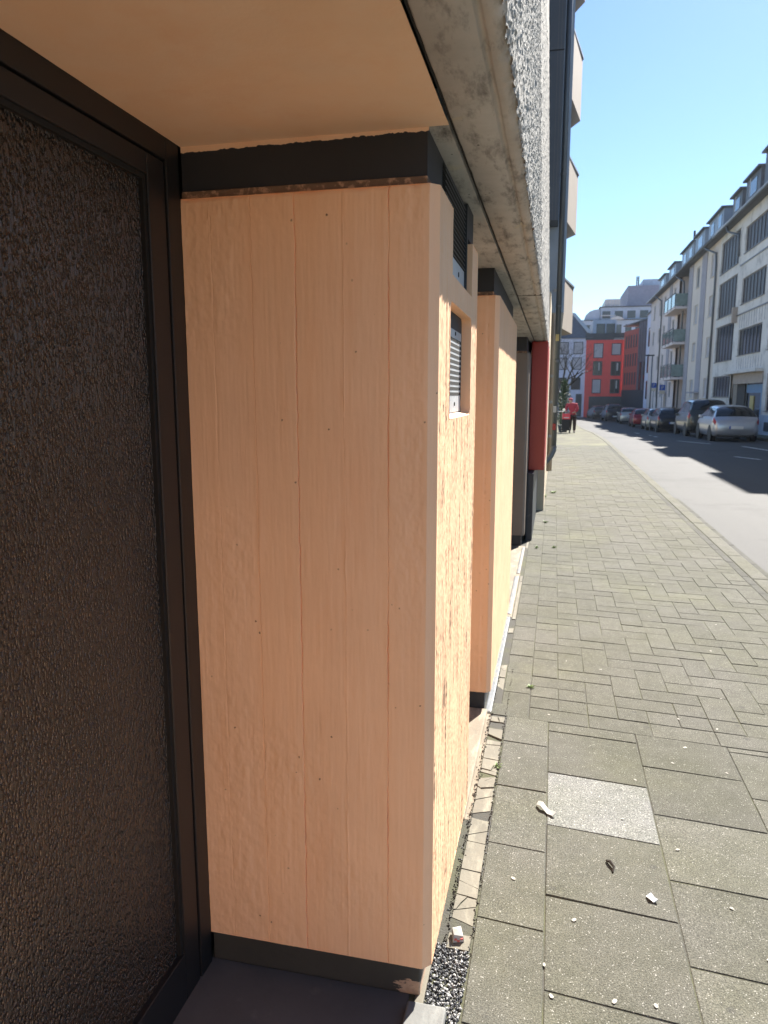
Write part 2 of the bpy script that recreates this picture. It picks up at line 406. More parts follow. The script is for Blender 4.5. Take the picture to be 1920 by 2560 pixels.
def slab(x0, x1, y0, y1, m='slab'):
    g = .0022
    mb = chamf(-(x1 - x0) / 2 + g, (x1 - x0) / 2 - g, -(y1 - y0) / 2 + g, (y1 - y0) / 2 - g, 0, c=.0025)
    o = part('slab', mb, m, pave); xc = (x0 + x1) / 2; yc = (y0 + y1) / 2
    o.location = (xc, yc - .10 * xc, random.uniform(-.0015, .001))
    o.rotation_euler = (random.uniform(-.0035, .0035), random.uniform(-.0035, .0035), random.uniform(-.003, .003)); return o
cols = [(-.185, .028, [3.61, 3.325, 2.913, 2.497, 2.09, 1.68, 1.27, .86, .45, .04]),
        (.028, .443, [3.60, 3.50, 3.09, 2.68, 2.265, 1.86, 1.45, 1.04, .63, .2]),
        (.443, .853, [3.60, 3.28, 2.89, 2.48, 2.085, 1.675, 1.26, .85, .44]),
        (.853, 1.262, [3.60, 3.55, 3.14, 2.735, 2.32, 1.91, 1.5, 1.09, .68]),
        (1.262, 1.672, [3.60, 3.33, 2.92, 2.51, 2.1, 1.69, 1.28, .87])]
for ci, (x0, x1, jy) in enumerate(cols):
    for r in range(len(jy) - 1):
        slab(x0, x1, jy[r + 1], jy[r], 'slab_pale' if (ci, r) == (1, 2) else 'slab')
# herringbone field, 0.30 x 0.15 units
U = .1503; X0 = -.073
meH = chamf(-U + .0019, U - .0019, -U / 2 + .0019, U / 2 - .0019, 0, c=.0025).mesh('paver', 'paver')
meV = chamf(-U / 2 + .0019, U / 2 - .0019, -U + .0019, U - .0019, 0, c=.0025).mesh('paver', 'paver')
meQ = chamf(-U / 2 + .0019, U / 2 - .0019, -U / 2 + .0019, U / 2 - .0019, 0, c=.0025).mesh('paver', 'paver')
units = []
NI = 12; JM = int((24.6 - EDGE) / U)
for k in range(-1, 7): units.append((X0 + U + 2 * U * k, .5, meH))      # border course along the slabs
for i in range(NI): units.append((X0 + U * (i + .5), 1.5, meQ))
for j in range(2, JM):
    for i in range(NI):
        v = (i - j) % 4
        if v == 1:
            units.append((X0 + U * (i + 1), j + .5, meH) if i + 1 < NI else (X0 + U * (i + .5), j + .5, meQ))
        elif v == 2 and i == 0: units.append((X0 + U * .5, j + .5, meQ))
        elif v == 0: units.append((X0 + U * (i + .5), j + 1., meV))
        elif v == 3 and j == 2: units.append((X0 + U * (i + .5), j + .5, meQ))
for k in range(int((24.6 - EDGE) / (2 * U))): units.append((X0 - U / 2, 2 * k + 1.15, meV))
units = [(x, EDGE + jj * U, me) for x, jj, me in units if x < 1.70]
units.sort(key=lambda t: t[1] + .15 * abs(t[0] - .6))
for k, (x, y, me) in enumerate(units[:298]):
    o = bpy.data.objects.new('paver', me); COL.objects.link(o); o.parent = pave
    o.location = (x, y - .10 * x, random.uniform(-.0015, .001)); o.rotation_euler = (random.gauss(0, .003), random.gauss(0, .003), random.gauss(0, .003))
rest = MB()
for (x, y, me) in units[298:]:
    dz = random.uniform(-.003, .001)
    rest.add([(p.co.x + x, p.co.y + y - .10 * x, p.co.z + dz) for p in me.vertices], [tuple(p.vertices) for p in me.polygons])
tag(part('paver_field', rest, 'paver', pave), kind='stuff')
# dark edge course and kerb
for k in range(86):
    y0 = -1 + .3 * k
    mb = MB(); mb.box(1.735, 1.80, y0 + .003, y0 + .297, -.06, random.uniform(-.003, .001)); part('edge_paver', mb, 'kerb_dark', pave, bevel=.004)
for k in range(27):
    y0 = -2 + k * 1.0
    mb = MB(); mb.box(1.803, 1.95, y0 + .004, y0 + .996, -.3, random.uniform(.002, .006)); part('kerb_stone', mb, 'kerb', pave, bevel=.012)
for k in range(70):
    y0 = 25 + k * 1.0; z = zg(y0 + .5)
    mb = MB(); mb.box(1.803, 1.95, y0 + .004, y0 + .996, z - .3, z + .004); part('kerb_stone', mb, 'kerb', farp)
# gutter course
for k in range(30):
    y0 = -2 + k * .5
    mb = MB(); mb.box(1.953, 2.10, y0 + .004, y0 + .496, -.2, -.078 + random.uniform(-.003, .003)); part('gutter_stone', mb, 'kerb_dark', road, bevel=.006)
# pale mottled streaks laid on the road
def mark(p, q, wd):
    d = (Vector(q) - Vector(p)); n = Vector((-d.y, d.x)).normalized() * wd / 2
    mb = MB(); pts = [Vector(p) - n, Vector(q) - n, Vector(q) + n, Vector(p) + n]
    mb.add([(a.x, a.y, zg(a.y) - .086) for a in pts], [(0, 1, 2, 3)]); part('road_streak', mb, 'pale_streak', road)
mark((4.75, 30.4), (5.5, 28.1), .12); mark((6.3, 27.0), (6.75, 24.6), .12); mark((5.05, 22.4), (5.5, 21.5), .12)
mark((4.5, 34.5), (4.5, 37.0), .12); mark((4.45, 41), (4.45, 43), .12)

# ================================================================== THE NEAR BUILDING
near = empty('concrete_building', (-.925, 1.745, 0), 'concrete building with peach pillars, dark glass door and rough plaster above', 'building')
ZS = 2.255
def relief(mb_pts, d, nrm): return mb_pts
def boards(c, z, joints, seed):
    """formwork board relief in metres; c across the boards, z along them"""
    h = np.zeros_like(c); bi = np.zeros_like(c)
    for k, j in enumerate(joints):
        jj = j + .004 * (fbm(z * 9, np.full_like(z, k + .5), seed + 3, 3) - .5) + .0022 * (vn(z * 70, np.full_like(z, k), seed) - .5)
        bi = bi + (c > jj)
        dd = np.abs(c - jj); ty = (3, 2, 0, 1, 0)[k] if seed == 3 else (k * 7 + seed) % 4
        br = np.clip(vn(z * 6, np.full_like(z, k * 3.3), seed) * 1.7 - .25, 0, 1)       # joints come and go
        if ty in (0, 2): h -= (.0056 if ty == 0 else .0013) * np.exp(-(dd / .0010) ** 2) * (br * .7 + .3)
        elif ty == 1: h += .0015 * np.exp(-(dd / .003) ** 2) * br * vn(z * 40, np.full_like(z, k), seed)
        else: h -= .0006 * np.exp(-(dd / .002) ** 2) * br
    h += (_h(np.floor(bi), bi * 0, seed) - .5) * .0022
    h += (fbm(c * 170, z * 9 + bi * 9, seed + 11, 3) - .47) * .0013
    h += (fbm(c * 60, z * 34, seed + 21, 4) - .47) * .0046 * np.clip(vn(c * 6, z * 3.2, seed + 30) * 2.2 - 1.0, .10, 1)
    h += (fbm(c * 5, z * 3, seed + 41, 3) - .47) * .004
    return h
def pillar(Y0, Y1, XF, m, z0, z1, joints, seed, res, opens=(), xb=-.925, cham=.022):
    """joined shell: side facing the camera, chamfer, street face (openings cut), back side, top and bottom"""
    mb = MB()
    X = np.arange(xb, XF - cham + 1e-6, (XF - cham - xb) / round((XF - cham - xb) / res)); Z = np.linspace(z0, z1, int((z1 - z0) / res))
    if res < .004: X = np.unique(np.concatenate([X] + [np.arange(j - .0045, j + .0045, .0006) for j in joints]).clip(xb, XF - cham))
    C, ZZ = np.meshgrid(X, Z, indexing='ij')
    h = boards(C, ZZ, joints, seed)
    edge = np.clip((XF - cham - C) / .012, 0, 1) ** .5          # fade relief at the corner, worn arris
    top = .006 * np.exp(-((z1 - ZZ) / .006)) * (.3 + fbm(C * 30, ZZ * 0, seed + 5, 3))
    A = np.stack([C, Y0 - h * edge + top, ZZ], -1); g = grid(A); mb.add(g.v, g.f)
    # street face
    r2 = res * 1.25
    Ys = sorted(set([Y0 + cham, Y1] + [v for o in opens for v in (o[0], o[1])])); Zs = sorted(set([z0, z1] + [v for o in opens for v in (o[2], o[3])]))
    Ya = np.unique(np.concatenate([np.linspace(a, b, max(2, int((b - a) / r2) + 1)) for a, b in zip(Ys[:-1], Ys[1:])]).round(6))
    Za = np.unique(np.concatenate([np.linspace(a, b, max(2, int((b - a) / r2) + 1)) for a, b in zip(Zs[:-1], Zs[1:])]).round(6))
    C, ZZ = np.meshgrid(Ya, Za, indexing='ij')
    jn = np.arange(Y0 + .10, Y1, .108)
    h2 = boards(C, ZZ, list(jn), seed + 50) * .7 + (fbm(C * 140, ZZ * 5, seed + 66, 2) - .37) * .0048 + (fbm(C * 140, ZZ * 90, seed + 60, 2) - .37) * .0022
    rel = np.clip((C - Y0 - cham) / .01, 0, 1) * np.clip((Y1 - C) / .01, 0, 1)
    A = np.stack([XF + h2 * rel, C, ZZ], -1)
    cy = (Ya[:-1] + Ya[1:]) / 2; cz = (Za[:-1] + Za[1:]) / 2
    keep = np.ones((len(cy), len(cz)), bool)
    for o in opens: keep &= ~((cy[:, None] > o[0]) & (cy[:, None] < o[1]) & (cz[None] > o[2]) & (cz[None] < o[3]))
    g = grid(A, keep); mb.add(g.v, g.f)
    # chamfer strip, slightly wavy
    zz = np.linspace(z0, z1, 240); P = np.zeros((5, 240, 3))
    for a in range(5):
        t = a / 4; P[a, :, 0] = XF - cham * (1 - t); P[a, :, 1] = Y0 + cham * t; P[a, :, 2] = zz
        if 0 < a < 4: P[a, :, 0] += .0022 * (fbm(zz * 30, zz * 0 + a, seed + 9, 3) - .5)
    g = grid(P); mb.add(g.v, g.f)
    # back side, top, bottom
    mb.add([(xb, Y1, z0), (XF, Y1, z0), (XF, Y1, z1), (xb, Y1, z1)], [(0, 3, 2, 1)])
    poly = [(xb, Y0), (XF - cham, Y0), (XF, Y0 + cham), (XF, Y1), (xb, Y1)]
    for z, fl in ((z0, 1), (z1, 0)):
        if z == z1 and any(o[3] >= z1 for o in opens):
            o = [q for q in opens if q[3] >= z1][0]
            mb.add([(xb, Y0, z), (XF - cham, Y0, z), (XF, Y0 + cham, z), (XF, o[0], z), (xb, o[0], z)], [(0, 1, 2, 3, 4)])
            mb.add([(xb, o[1], z), (XF, o[1], z), (XF, Y1, z), (xb, Y1, z)], [(0, 1, 2, 3)])
            mb.add([(xb, o[0], z), (XF - .1, o[0], z), (XF - .1, o[1], z), (xb, o[1], z)], [(0, 1, 2, 3)])
        else: mb.add([(x, y, z) for x, y in poly], [tuple(range(5))[::-1] if fl else tuple(range(5))])
    # reveals of the openings
    for (a, b, c, d, depth, sl) in opens:
        xi = XF - depth
        mb.add([(XF, a, c), (XF, b, c), (xi, b, c + sl), (xi, a, c + sl)], [(0, 1, 2, 3)])
        mb.add([(XF, b, c), (XF, b, d), (xi, b, d), (xi, b, c + sl)], [(0, 1, 2, 3)])
        mb.add([(XF, a, c), (xi, a, c + sl), (xi, a, d), (XF, a, d)], [(0, 1, 2, 3)])
        if d < z1: mb.add([(XF, a, d), (xi, a, d), (xi, b, d), (XF, b, d)], [(0, 1, 2, 3)])
        mb.add([(xi, a, c + sl), (xi, b, c + sl), (xi, b, d), (xi, a, d)], [(0, 1, 2, 3)])
    o = part('pillar', mb.mesh('pillar', m, False), None, near)
    for p in o.data.polygons: p.use_smooth = True
    o.data.set_sharp_from_angle(angle=math.radians(50))
    return o
JT = [-.848, -.742, -.628, -.506, -.394]
V1 = (1.99, 2.455, 1.965, 2.13, .03, .0); V2 = (1.965, 2.455, 1.585, 1.895, .034, .01)
p1 = pillar(1.745, 2.625, -.275, 'peach', .097, 2.130, JT, 3, .0024, (V1, V2))
bounce_pillar = pillar(-.75, .2, -.275, 'peach', .097, 2.13, [-.8, -.68, -.55, -.44], 23, .03)  # pillar out of view, added so its sunlit side bounces warm light onto p1
p2 = pillar(3.66, 5.33, -.275, 'peach', .10, 2.125, [-.83, -.71, -.6, -.49, -.39, -.33], 17, .0065)
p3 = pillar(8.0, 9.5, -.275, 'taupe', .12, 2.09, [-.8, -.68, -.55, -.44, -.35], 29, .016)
def under(Y0, Y1, XF, z0, z1, pil, sk):
    mb = MB(); mb.box(-.925, XF - .03, Y0 + .012, Y1 - .01, 0, z0 + .0); part('skirting', mb, sk, pil, bevel=.004)
    mb = MB(); mb.box(-.925, XF - .028, Y0 + .007, Y1 - .01, z1, z1 + .019); part('ledge', mb, 'ledge', pil, bevel=.003)
    # black band with a ragged upper paint edge
    n = 120; xs = np.linspace(-.925, XF - .03, n); zt = ZS - .004 - .010 * fbm(xs * 38, xs * 0, 5, 4) * 1.2 - .006 * np.abs(np.sin(xs * 7))
    mb = MB(); mb.box(-.925, XF - .03, Y0 + .014, Y1 - .01, z1 + .019, ZS - .0005)
    part('paint_band', mb, 'black_paint', pil)
    return zt
under(1.745, 2.625, -.275, .097, 2.130, p1, 'skirting'); under(-.75, .2, -.275, .097, 2.13, bounce_pillar, 'black_paint'); under(3.66, 5.33, -.275, .10, 2.125, p2, 'black_paint'); under(8.0, 9.5, -.275, .12, 2.09, p3, 'black_paint')
# ragged peach lip where the ceiling colour runs onto the band
n = 420; xs = np.linspace(-.925, -.302, n); lip = .008 + .006 * fbm(xs * 30, xs * 0, 5, 4) + .006 * fbm(xs * 160, xs * 0, 8, 3) - .005 * np.linspace(0, 1, n)
mb = grid(np.array([[(x, 1.7575, ZS + .0) for x in xs], [(x, 1.7575, ZS - l) for x, l in zip(xs, lip)]])); part('paint_lip', mb, 'peach_ceiling', p1)
# louvre in the upper opening and the slotted plate in the lower one
XV = -.275 - .029
mb = MB(); mb.box(XV - .003, XV + .001, 1.99, 2.455, 2.04, 2.245); part('vent_back', mb, 'slot', p1)
for k in range(14):
    z = 2.045 + k * .0142
    mb = MB(); mb.prismY([(XV + .001, z + .0095), (XV + .002, z + .011), (XV + .008, z + .0015), (XV + .0065, z)], 1.992, 2.453); part('louvre_slat', mb, 'vent', p1)
mb = MB(); mb.box(XV, XV + .004, 1.992, 2.453, 1.966, 2.042); part('vent_plate', mb, 'galv', p1)
mb = MB(); mb.tube([(XV + .003, 2.30, 2.012), (XV + .006, 2.30, 2.012)], .008, 10); part('screw', mb, 'slot', p1)
mb = MB(); mb.box(XV, XV + .012, 2.44, 2.455, 1.97, 2.25); part('vent_post', mb, 'vent', p1)
mb = MB(); mb.box(XV - .02, -.292, 2.455, 2.61, 2.149, ZS - .002); part('vent_cheek', mb, 'black_paint', p1)
XP = -.275 - .032
for (cy_, cz_, sy, sz) in ((1.965, 1.585, 1, 1), (2.455, 1.585, -1, 1), (2.455, 1.895, -1, -1), (1.965, 1.895, 1, -1)):
    R0 = .028; pl = [(cy_, cz_)] + [(cy_ + sy * (R0 - R0 * math.sin(a)), cz_ + sz * (R0 - R0 * math.cos(a))) for a in np.linspace(0, math.pi / 2, 7)]
    n_ = len(pl); mb = MB().add([(-.3085, y, z) for y, z in pl] + [(-.2755, y, z) for y, z in pl], [tuple(range(n_)), tuple(range(n_, 2 * n_))[::-1]] + [(i, (i + 1) % n_, (i + 1) % n_ + n_, i + n_) for i in range(n_)]); part('reveal_corner', mb, 'peach', p1)
plate = part('slotted_plate', MB().box(XP, XP + .0025, 1.99, 2.425, 1.597, 1.845), 'galv', p1)
for r in range(11):
    z = 1.648 + r * .0162
    mb = MB()
    for c in range(30):
        y = 2.0 + c * .0142; mb.box(XP + .0015, XP + .0034, y, y + .0095, z, z + .0095)
    part('slot_row', mb, 'slot', p1)
for z in (1.622, 1.835): part('screw', MB().tube([(XP + .002, 2.28, z), (XP + .005, 2.28, z)], .006, 8), 'slot', p1)
part('plate_shadow', MB().box(XP - .0015, XP + .0005, 1.968, 2.453, 1.588, 1.894), 'black_paint', p1)  # black sheet standing in for the shadow around the slotted plate

# ceiling of the entrance recess, soffit with joint and drip groove
mb = MB()
cx = np.linspace(-.925, -.256, 60); cy = np.linspace(-2.2, 1.759, 120); A, B = np.meshgrid(cx, cy, indexing='ij')
part('ceiling', grid(np.stack([A, B, ZS + (fbm(A * 6, B * 6, 4, 4) - .5) * .004], -1)), 'peach_ceiling', near, True)
part('soffit_strip', MB().box(-.925, -.257, 1.7595, 10.6, ZS, ZS + .08), 'soffit', near)
part('joint_strip', MB().box(-.256, -.2475, -2.2, 10.6, ZS + .012, ZS + .06), 'joint', near)
def lipnoise(y): return fbm(y * 60, y * 0, 8, 3)
L2 = []
yy = np.concatenate([np.arange(-2.2, .6, .06), np.arange(.6, 5.2, .012), np.arange(5.2, 10.62, .05)])
prof = [(-.2472, .06), (-.2470, .004), (-.243, 0), (-.150, 0), (-.147, .002), (-.144, .010), (-.138, .010), (-.135, .002), (-.132, 0), (-.118, 0.001), (-.106, .006), (-.099, .014)]
P = np.zeros((len(prof), len(yy), 3))
for a, (x, dz) in enumerate(prof):
    wv = .0022 * (fbm(yy * 14, yy * 0 + a * .3, 3, 4) - .5) * (a > 0)
    jag = (.010 * (fbm(yy * 75, yy * 0, 9, 3) - .5)) if a >= 9 else 0
    P[a] = np.stack([x + wv + jag * .6, yy, ZS + dz + wv - (jag if a >= 10 else 0)], -1)
sof = part('soffit', grid(P), 'soffit', near, True)
for y0 in (4.72,):
    part('soffit_joint', MB().box(-.247, -.098, y0, y0 + .012, ZS - .0012, ZS + .004), 'joint', sof)
# rough plaster wall above: real relief near the camera
def plast(y0, y1, z0, z1, ry, rz, amp):
    ya = np.arange(y0, y1 + 1e-6, ry); za = np.arange(z0, z1 + 1e-6, rz); A, B = np.meshgrid(ya, za, indexing='ij')
    h = amp * ((fbm(A * 80, B * 80, 31, 2) - .37) * 1.4 + 1.2 * np.maximum(0, vn(A * 95, B * 95, 77) - .62))
    lo = np.exp(-((B - z0) / .012)) if z0 < 2.3 else 0
    zz = B - lo * .012 * (vn(A * 95, B * 0, 12) - .3)
    X = -.097 - .036 * (B - ZS) + h - lo * .006
    return grid(np.stack([X, A, zz], -1))
pw = part('plaster_wall', plast(.9, 4.4, ZS + .008, 3.9, .0052, .0052, .0078), 'plaster', near)
part('plaster_wall', plast(4.4, 10.6, ZS + .008, 5.2, .022, .022, .012), 'plaster', near)
part('plaster_wall', plast(4.4, 10.6, 5.2, 11.0, .06, .06, .012), 'plaster', near)
part('plaster_wall', plast(-2.2, .9, ZS + .008, 3.9, .05, .05, .010), 'plaster', near)
part('upper_wall', MB().box(-6, -.17, -2.2, 4.4, 3.89, 11.0), 'plaster', near)
part('building_core', MB().box(-6, -.45, -2.2, 10.6, ZS + .085, 11.0), 'back_wall', near)
part('back_wall', MB().box(-1.25, -1.0, -2.2, 10.6, -.1, ZS + .08), 'back_wall', near)
part('end_wall', MB().box(-6, -.35, 10.45, 10.6, 0, ZS), 'beige_wall', near)
# entrance door of dark relief glass
door = part('door', MB().box(-1.0, -.958, -2.2, 1.745, 0, ZS), 'frame', near)
part('door_frame', MB().box(-.958, -.925, 1.683, 1.7445, 0, ZS - .001), 'frame', door, bevel=.002)
part('door_frame', MB().box(-.958, -.9252, -2.2, 1.683, 2.203, ZS - .001), 'frame', door, bevel=.002)
part('seal', MB().box(-.958, -.936, 1.676, 1.683, .0, 2.203), 'seam', door)
part('seal', MB().box(-.958, -.937, -2.2, 1.676, 2.197, 2.203), 'seam', door)
part('leaf_frame', MB().box(-.958, -.928, 1.600, 1.676, .0, 2.197), 'frame', door, bevel=.002)
part('leaf_frame', MB().box(-.958, -.9282, -.6, 1.600, 2.150, 2.197), 'frame', door, bevel=.002)
part('leaf_frame', MB().box(-.958, -.9282, -.6, 1.600, .0, .145), 'frame', door, bevel=.002)
part('leaf_frame', MB().box(-.958, -.9282, -2.2, -.6, .0, 2.197), 'frame', door, bevel=.002)
part('glazing_bead', MB().box(-.957, -.934, 1.588, 1.600, .145, 2.150), 'seam', door)
part('glazing_bead', MB().box(-.957, -.934, -.6, 1.588, 2.138, 2.150), 'seam', door)
part('glass_pane', MB().box(-.957, -.944, -.6, 1.588, .145, 2.138), 'relief_glass', door)
# floor of the recess and its pale edge block
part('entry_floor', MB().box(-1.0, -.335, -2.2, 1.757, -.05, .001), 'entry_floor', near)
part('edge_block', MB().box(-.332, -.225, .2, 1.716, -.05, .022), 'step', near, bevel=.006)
part('bay_floor', MB().box(-1.0, -.286, 2.63, 3.665, -.06, .012), 'sill_concrete', near, bevel=.01)
part('bay_floor', MB().box(-1.0, -.255, 5.34, 8.0, -.06, .006), 'sill_concrete', near, bevel=.01)
part('plinth_wall', MB().box(-.272, -.20, 8.34, 11.4, 0, .775), 'navy', near, bevel=.005)

# ------------------------------------------------------------------ broken mortar strip and gravel along the wall
def split_poly(poly, p, d):
    A, B = [], []; n = Vector((-d.y, d.x)); k = len(poly)
    for i in range(k):
        u, v = poly[i], poly[(i + 1) % k]; su, sv = n.dot(u - p), n.dot(v - p)
        (A if su >= 0 else B).append(u)
        if su * sv < 0:
            q = u + (v - u) * (su / (su - sv)); A.append(q); B.append(q)
    return [x for x in (A, B) if len(x) >= 3]
def mortar(y0, y1, xa, xb, area, m='mortar', zt=.0):
    polys = [[Vector((xa, y0)), Vector((xb, y0)), Vector((xb, y1)), Vector((xa, y1))]]; done = []
    while polys:
        p = polys.pop(); ar = abs(sum(p[i].cross(p[(i + 1) % len(p)]) for i in range(len(p)))) / 2
        if ar < area * random.uniform(.5, 2.2): done.append(p); continue
        c = sum(p, Vector((0, 0))) / len(p); ys_ = [q.y for q in p]; xs_ = [q.x for q in p]
        ang = random.gauss(0, .38) if max(ys_) - min(ys_) > 1.1 * (max(xs_) - min(xs_)) else random.uniform(.6, 2.4)
        polys += split_poly(p, c + Vector((random.gauss(0, .008), random.gauss(0, .12) * (max(ys_) - min(ys_)))), Vector((math.cos(ang), math.sin(ang))))
    for p in done:
        c = sum(p, Vector((0, 0))) / len(p); pts = []
        for i in range(len(p)):
            u, v = p[i], p[(i + 1) % len(p)]; pts.append(u); pts.append((u + v) / 2 + Vector((random.gauss(0, .0012), random.gauss(0, .0012))))
        pts = [q + (c - q).normalized() * min(.0022, (c - q).length * .3) for q in pts]
        part('mortar_piece', MB().prism([tuple(q) for q in pts], -.05, zt + random.uniform(-.006, .004)), m, pave)
mortar(1.95, 3.60, -.262, -.190, .0042)
mortar(3.60, 5.3, -.262, -.225, .006, zt=-.002)
mortar(5.3, 8.4, -.25, -.225, .012)
part('wall_footing', MB().box(-.300, -.264, 1.93, 2.64, -.05, -.004), 'mortar', pave, bevel=.006)
part('wall_footing', MB().box(-.302, -.264, 3.64, 5.35, -.05, .006), 'bitumen', pave, bevel=.008)
part('flashing', MB().box(-.30, -.262, 5.4, 6.6, -.05, .012), 'bitumen', pave, bevel=.008)
part('flashing', MB().box(-.29, -.258, 6.7, 7.9, -.05, .012), 'bitumen', pave, bevel=.008)
part('gravel_bed', MB().box(-.30, -.187, 1.0, 1.95, -.06, -.0075), 'joint', pave)
part('wall_footing', MB().box(-.318, -.292, .2, 1.95, -.05, .004), 'mortar', pave, bevel=.004)
part('wall_footing', MB().box(-.290, -.263, 2.64, 3.64, -.05, -.002), 'sill_concrete', pave, bevel=.004)
def stone(mb, x, y, z, r):
    a = (1 + 5 ** .5) / 2
    iv = [(-1, a, 0), (1, a, 0), (-1, -a, 0), (1, -a, 0), (0, -1, a), (0, 1, a), (0, -1, -a), (0, 1, -a), (a, 0, -1), (a, 0, 1), (-a, 0, -1), (-a, 0, 1)]
    fc = [(0, 11, 5), (0, 5, 1), (0, 1, 7), (0, 7, 10), (0, 10, 11), (1, 5, 9), (5, 11, 4), (11, 10, 2), (10, 7, 6), (7, 1, 8), (3, 9, 4), (3, 4, 2), (3, 2, 6), (3, 6, 8), (3, 8, 9), (4, 9, 5), (2, 4, 11), (6, 2, 10), (8, 6, 7), (9, 8, 1)]
    q = Quaternion((random.gauss(0, 1), random.gauss(0, 1), random.gauss(0, 1), random.gauss(0, 1))).normalized()
    sc = Vector((random.uniform(.6, 1.2), random.uniform(.5, 1), random.uniform(.4, .8))) * r / 1.9
    mb.add([tuple(q @ Vector((v[0] * sc.x * random.uniform(.8, 1.15), v[1] * sc.y, v[2] * sc.z)) + Vector((x, y, z))) for v in iv], fc)
def gravel_mat():
    N = NT('black_white_grit'); N.b.inputs['Roughness'].default_value = .5
    g = N.n('NewGeometry'); r = N.n('ValToRGB'); r.color_ramp.interpolation = 'LINEAR'
    e = r.color_ramp.elements; e[0].color = (.012, .013, .015, 1); e[1].position = 1; e[1].color = (.55, .54, .5, 1)
    x = e.new(.65); x.color = (.04, .042, .045, 1); x = e.new(.82); x.color = (.2, .2, .2, 1)
    N.l(g.outputs['Random Per Island'], r.inputs[0]); N.col(r.outputs[0]); return N.m
M['grit'] = gravel_mat()
mb = MB()
for k in range(4600): stone(mb, random.uniform(-.292, -.190), random.uniform(1.25, 1.97), random.uniform(-.008, .001), random.uniform(.0032, .0066))
for k in range(120): stone(mb, random.choice([random.gauss(-.188, .003), random.gauss(-.268, .006)]), random.uniform(1.9, 3.6), -.002, random.uniform(.002, .005))
tag(part('gravel', mb, 'grit', pave), kind='stuff')
mb = MB()
for k in range(900): stone(mb, random.choice([random.gauss(-.189, .0022), random.gauss(-.266, .004), random.gauss(-.266, .006)]), random.uniform(1.9, 4.3), random.uniform(-.003, .002), random.uniform(.0015, .0045))
tag(part('soil_crumbs', mb, 'twig', pave), kind='stuff')

# ------------------------------------------------------------------ red box on the wall, downpipes, neighbouring house
o = single('red_wall_box', MB().box(-.270, -.092, 8.62, 10.42, .785, 2.247), 'red_sign', 'tall flat red metal box hanging under the soffit beside the taupe pillar', 'sign box', bevel=.006)
nb = empty('neighbour_house', (-.05, 12, 0), 'beige house with stacked triangular balconies behind the plaster facade', 'building')
part('wall', MB().box(-6, -.10, 10.62, 22, 0, 3.05), 'beige_wall', nb)
part('upper_wall', MB().box(-6, .10, 13.3, 22, 3.05, 13), 'far_grey', nb)
part('upper_wall', MB().box(-6, -.43, 10.62, 13.3, 3.05, 13), 'beige_wall', nb)
part('metal_cladding', MB().box(-.42, -.045, 12.75, 13.28, 4.46, 7.0), 'cladding', nb, bevel=.004)
part('metal_cladding', MB().box(-.42, -.045, 12.75, 13.28, 7.015, 13), 'cladding', nb, bevel=.004)
for x in (-.15, -.1): part('cladding_seam', MB().box(x, x + .006, 12.742, 12.75, 4.46, 13), 'gutter', nb)
for z0, z1 in ((3.25, 4.42), (5.77, 7.22), (8.54, 9.98), (11.3, 12.75)):
    tri = [(.10, 18.7), (.385, 20.5), (.10, 21.1)]
    b = part('balcony', MB().prism(tri, z0, z1), 'balcony', nb)
    part('balcony_cap', MB().prism([(.09, 18.6), (.41, 20.5), (.09, 21.2)], z1, z1 + .05), 'zinc', b)
for y in (14.6, 16.6): 
    for z in (4.1, 6.8, 9.5): part('window', MB().box(.098, .104, y, y + .9, z, z + 1.3), 'window_glass', nb)
for y in (14.5, 17.2, 19.6):
    wv = part('window', MB().box(-.103, -.096, y, y + .8, 1.1, 2.3), 'window_glass', nb); part('window_sill', MB().box(-.10, -.06, y - .04, y + .84, 1.06, 1.1), 'sign_white', wv)
dp = empty('downpipe', (.02, 13, 0), 'slate grey downpipe with bent foot beside the metal cladding', 'downpipe')
part('pipe', MB().tube([(.012, 13, .74), (.012, 13, 13)], .047, 12), 'pipe_grey', dp, True)
part('elbow', MB().tube([(.012, 13, .76), (.010, 12.99, .70), (-.03, 12.97, .60), (-.11, 12.95, .50), (-.15, 12.94, .44), (-.155, 12.94, .36)], [.052, .052, .05, .05, .05, .05], 12), 'pipe_grey', dp, True)
part('standpipe', MB().tube([(-.155, 12.94, .46), (-.155, 12.94, -.02)], .06, 12), 'pipe_grey', dp, True)
for z in (.74, 2.2, 3.1, 5.2): part('bracket', MB().tube([(.012, 13, z), (.012, 13, z + .04)], .053, 12), 'gutter', dp)
for z, m in ((2.55, 'poster'), (1.35, 'sign_white'), (1.05, 'red_sign')): part('sticker', MB().box(-.02, .035, 12.945, 12.9485, z, z + .11), m, dp)
bp = empty('beige_pipe', (-.07, 13.4, 0), 'narrow beige pipe running up the wall under the metal cladding', 'pipe')
part('pipe', MB().tube([(-.055, 13.35, .3), (-.055, 13.35, 4.46)], .05, 12), 'pipe_beige', bp, True)
for z in (.9, 1.5, 1.95, 3.4): part('bracket', MB().tube([(-.055, 13.35, z), (-.055, 13.35, z + .05)], .062, 12), 'sign_white', bp)

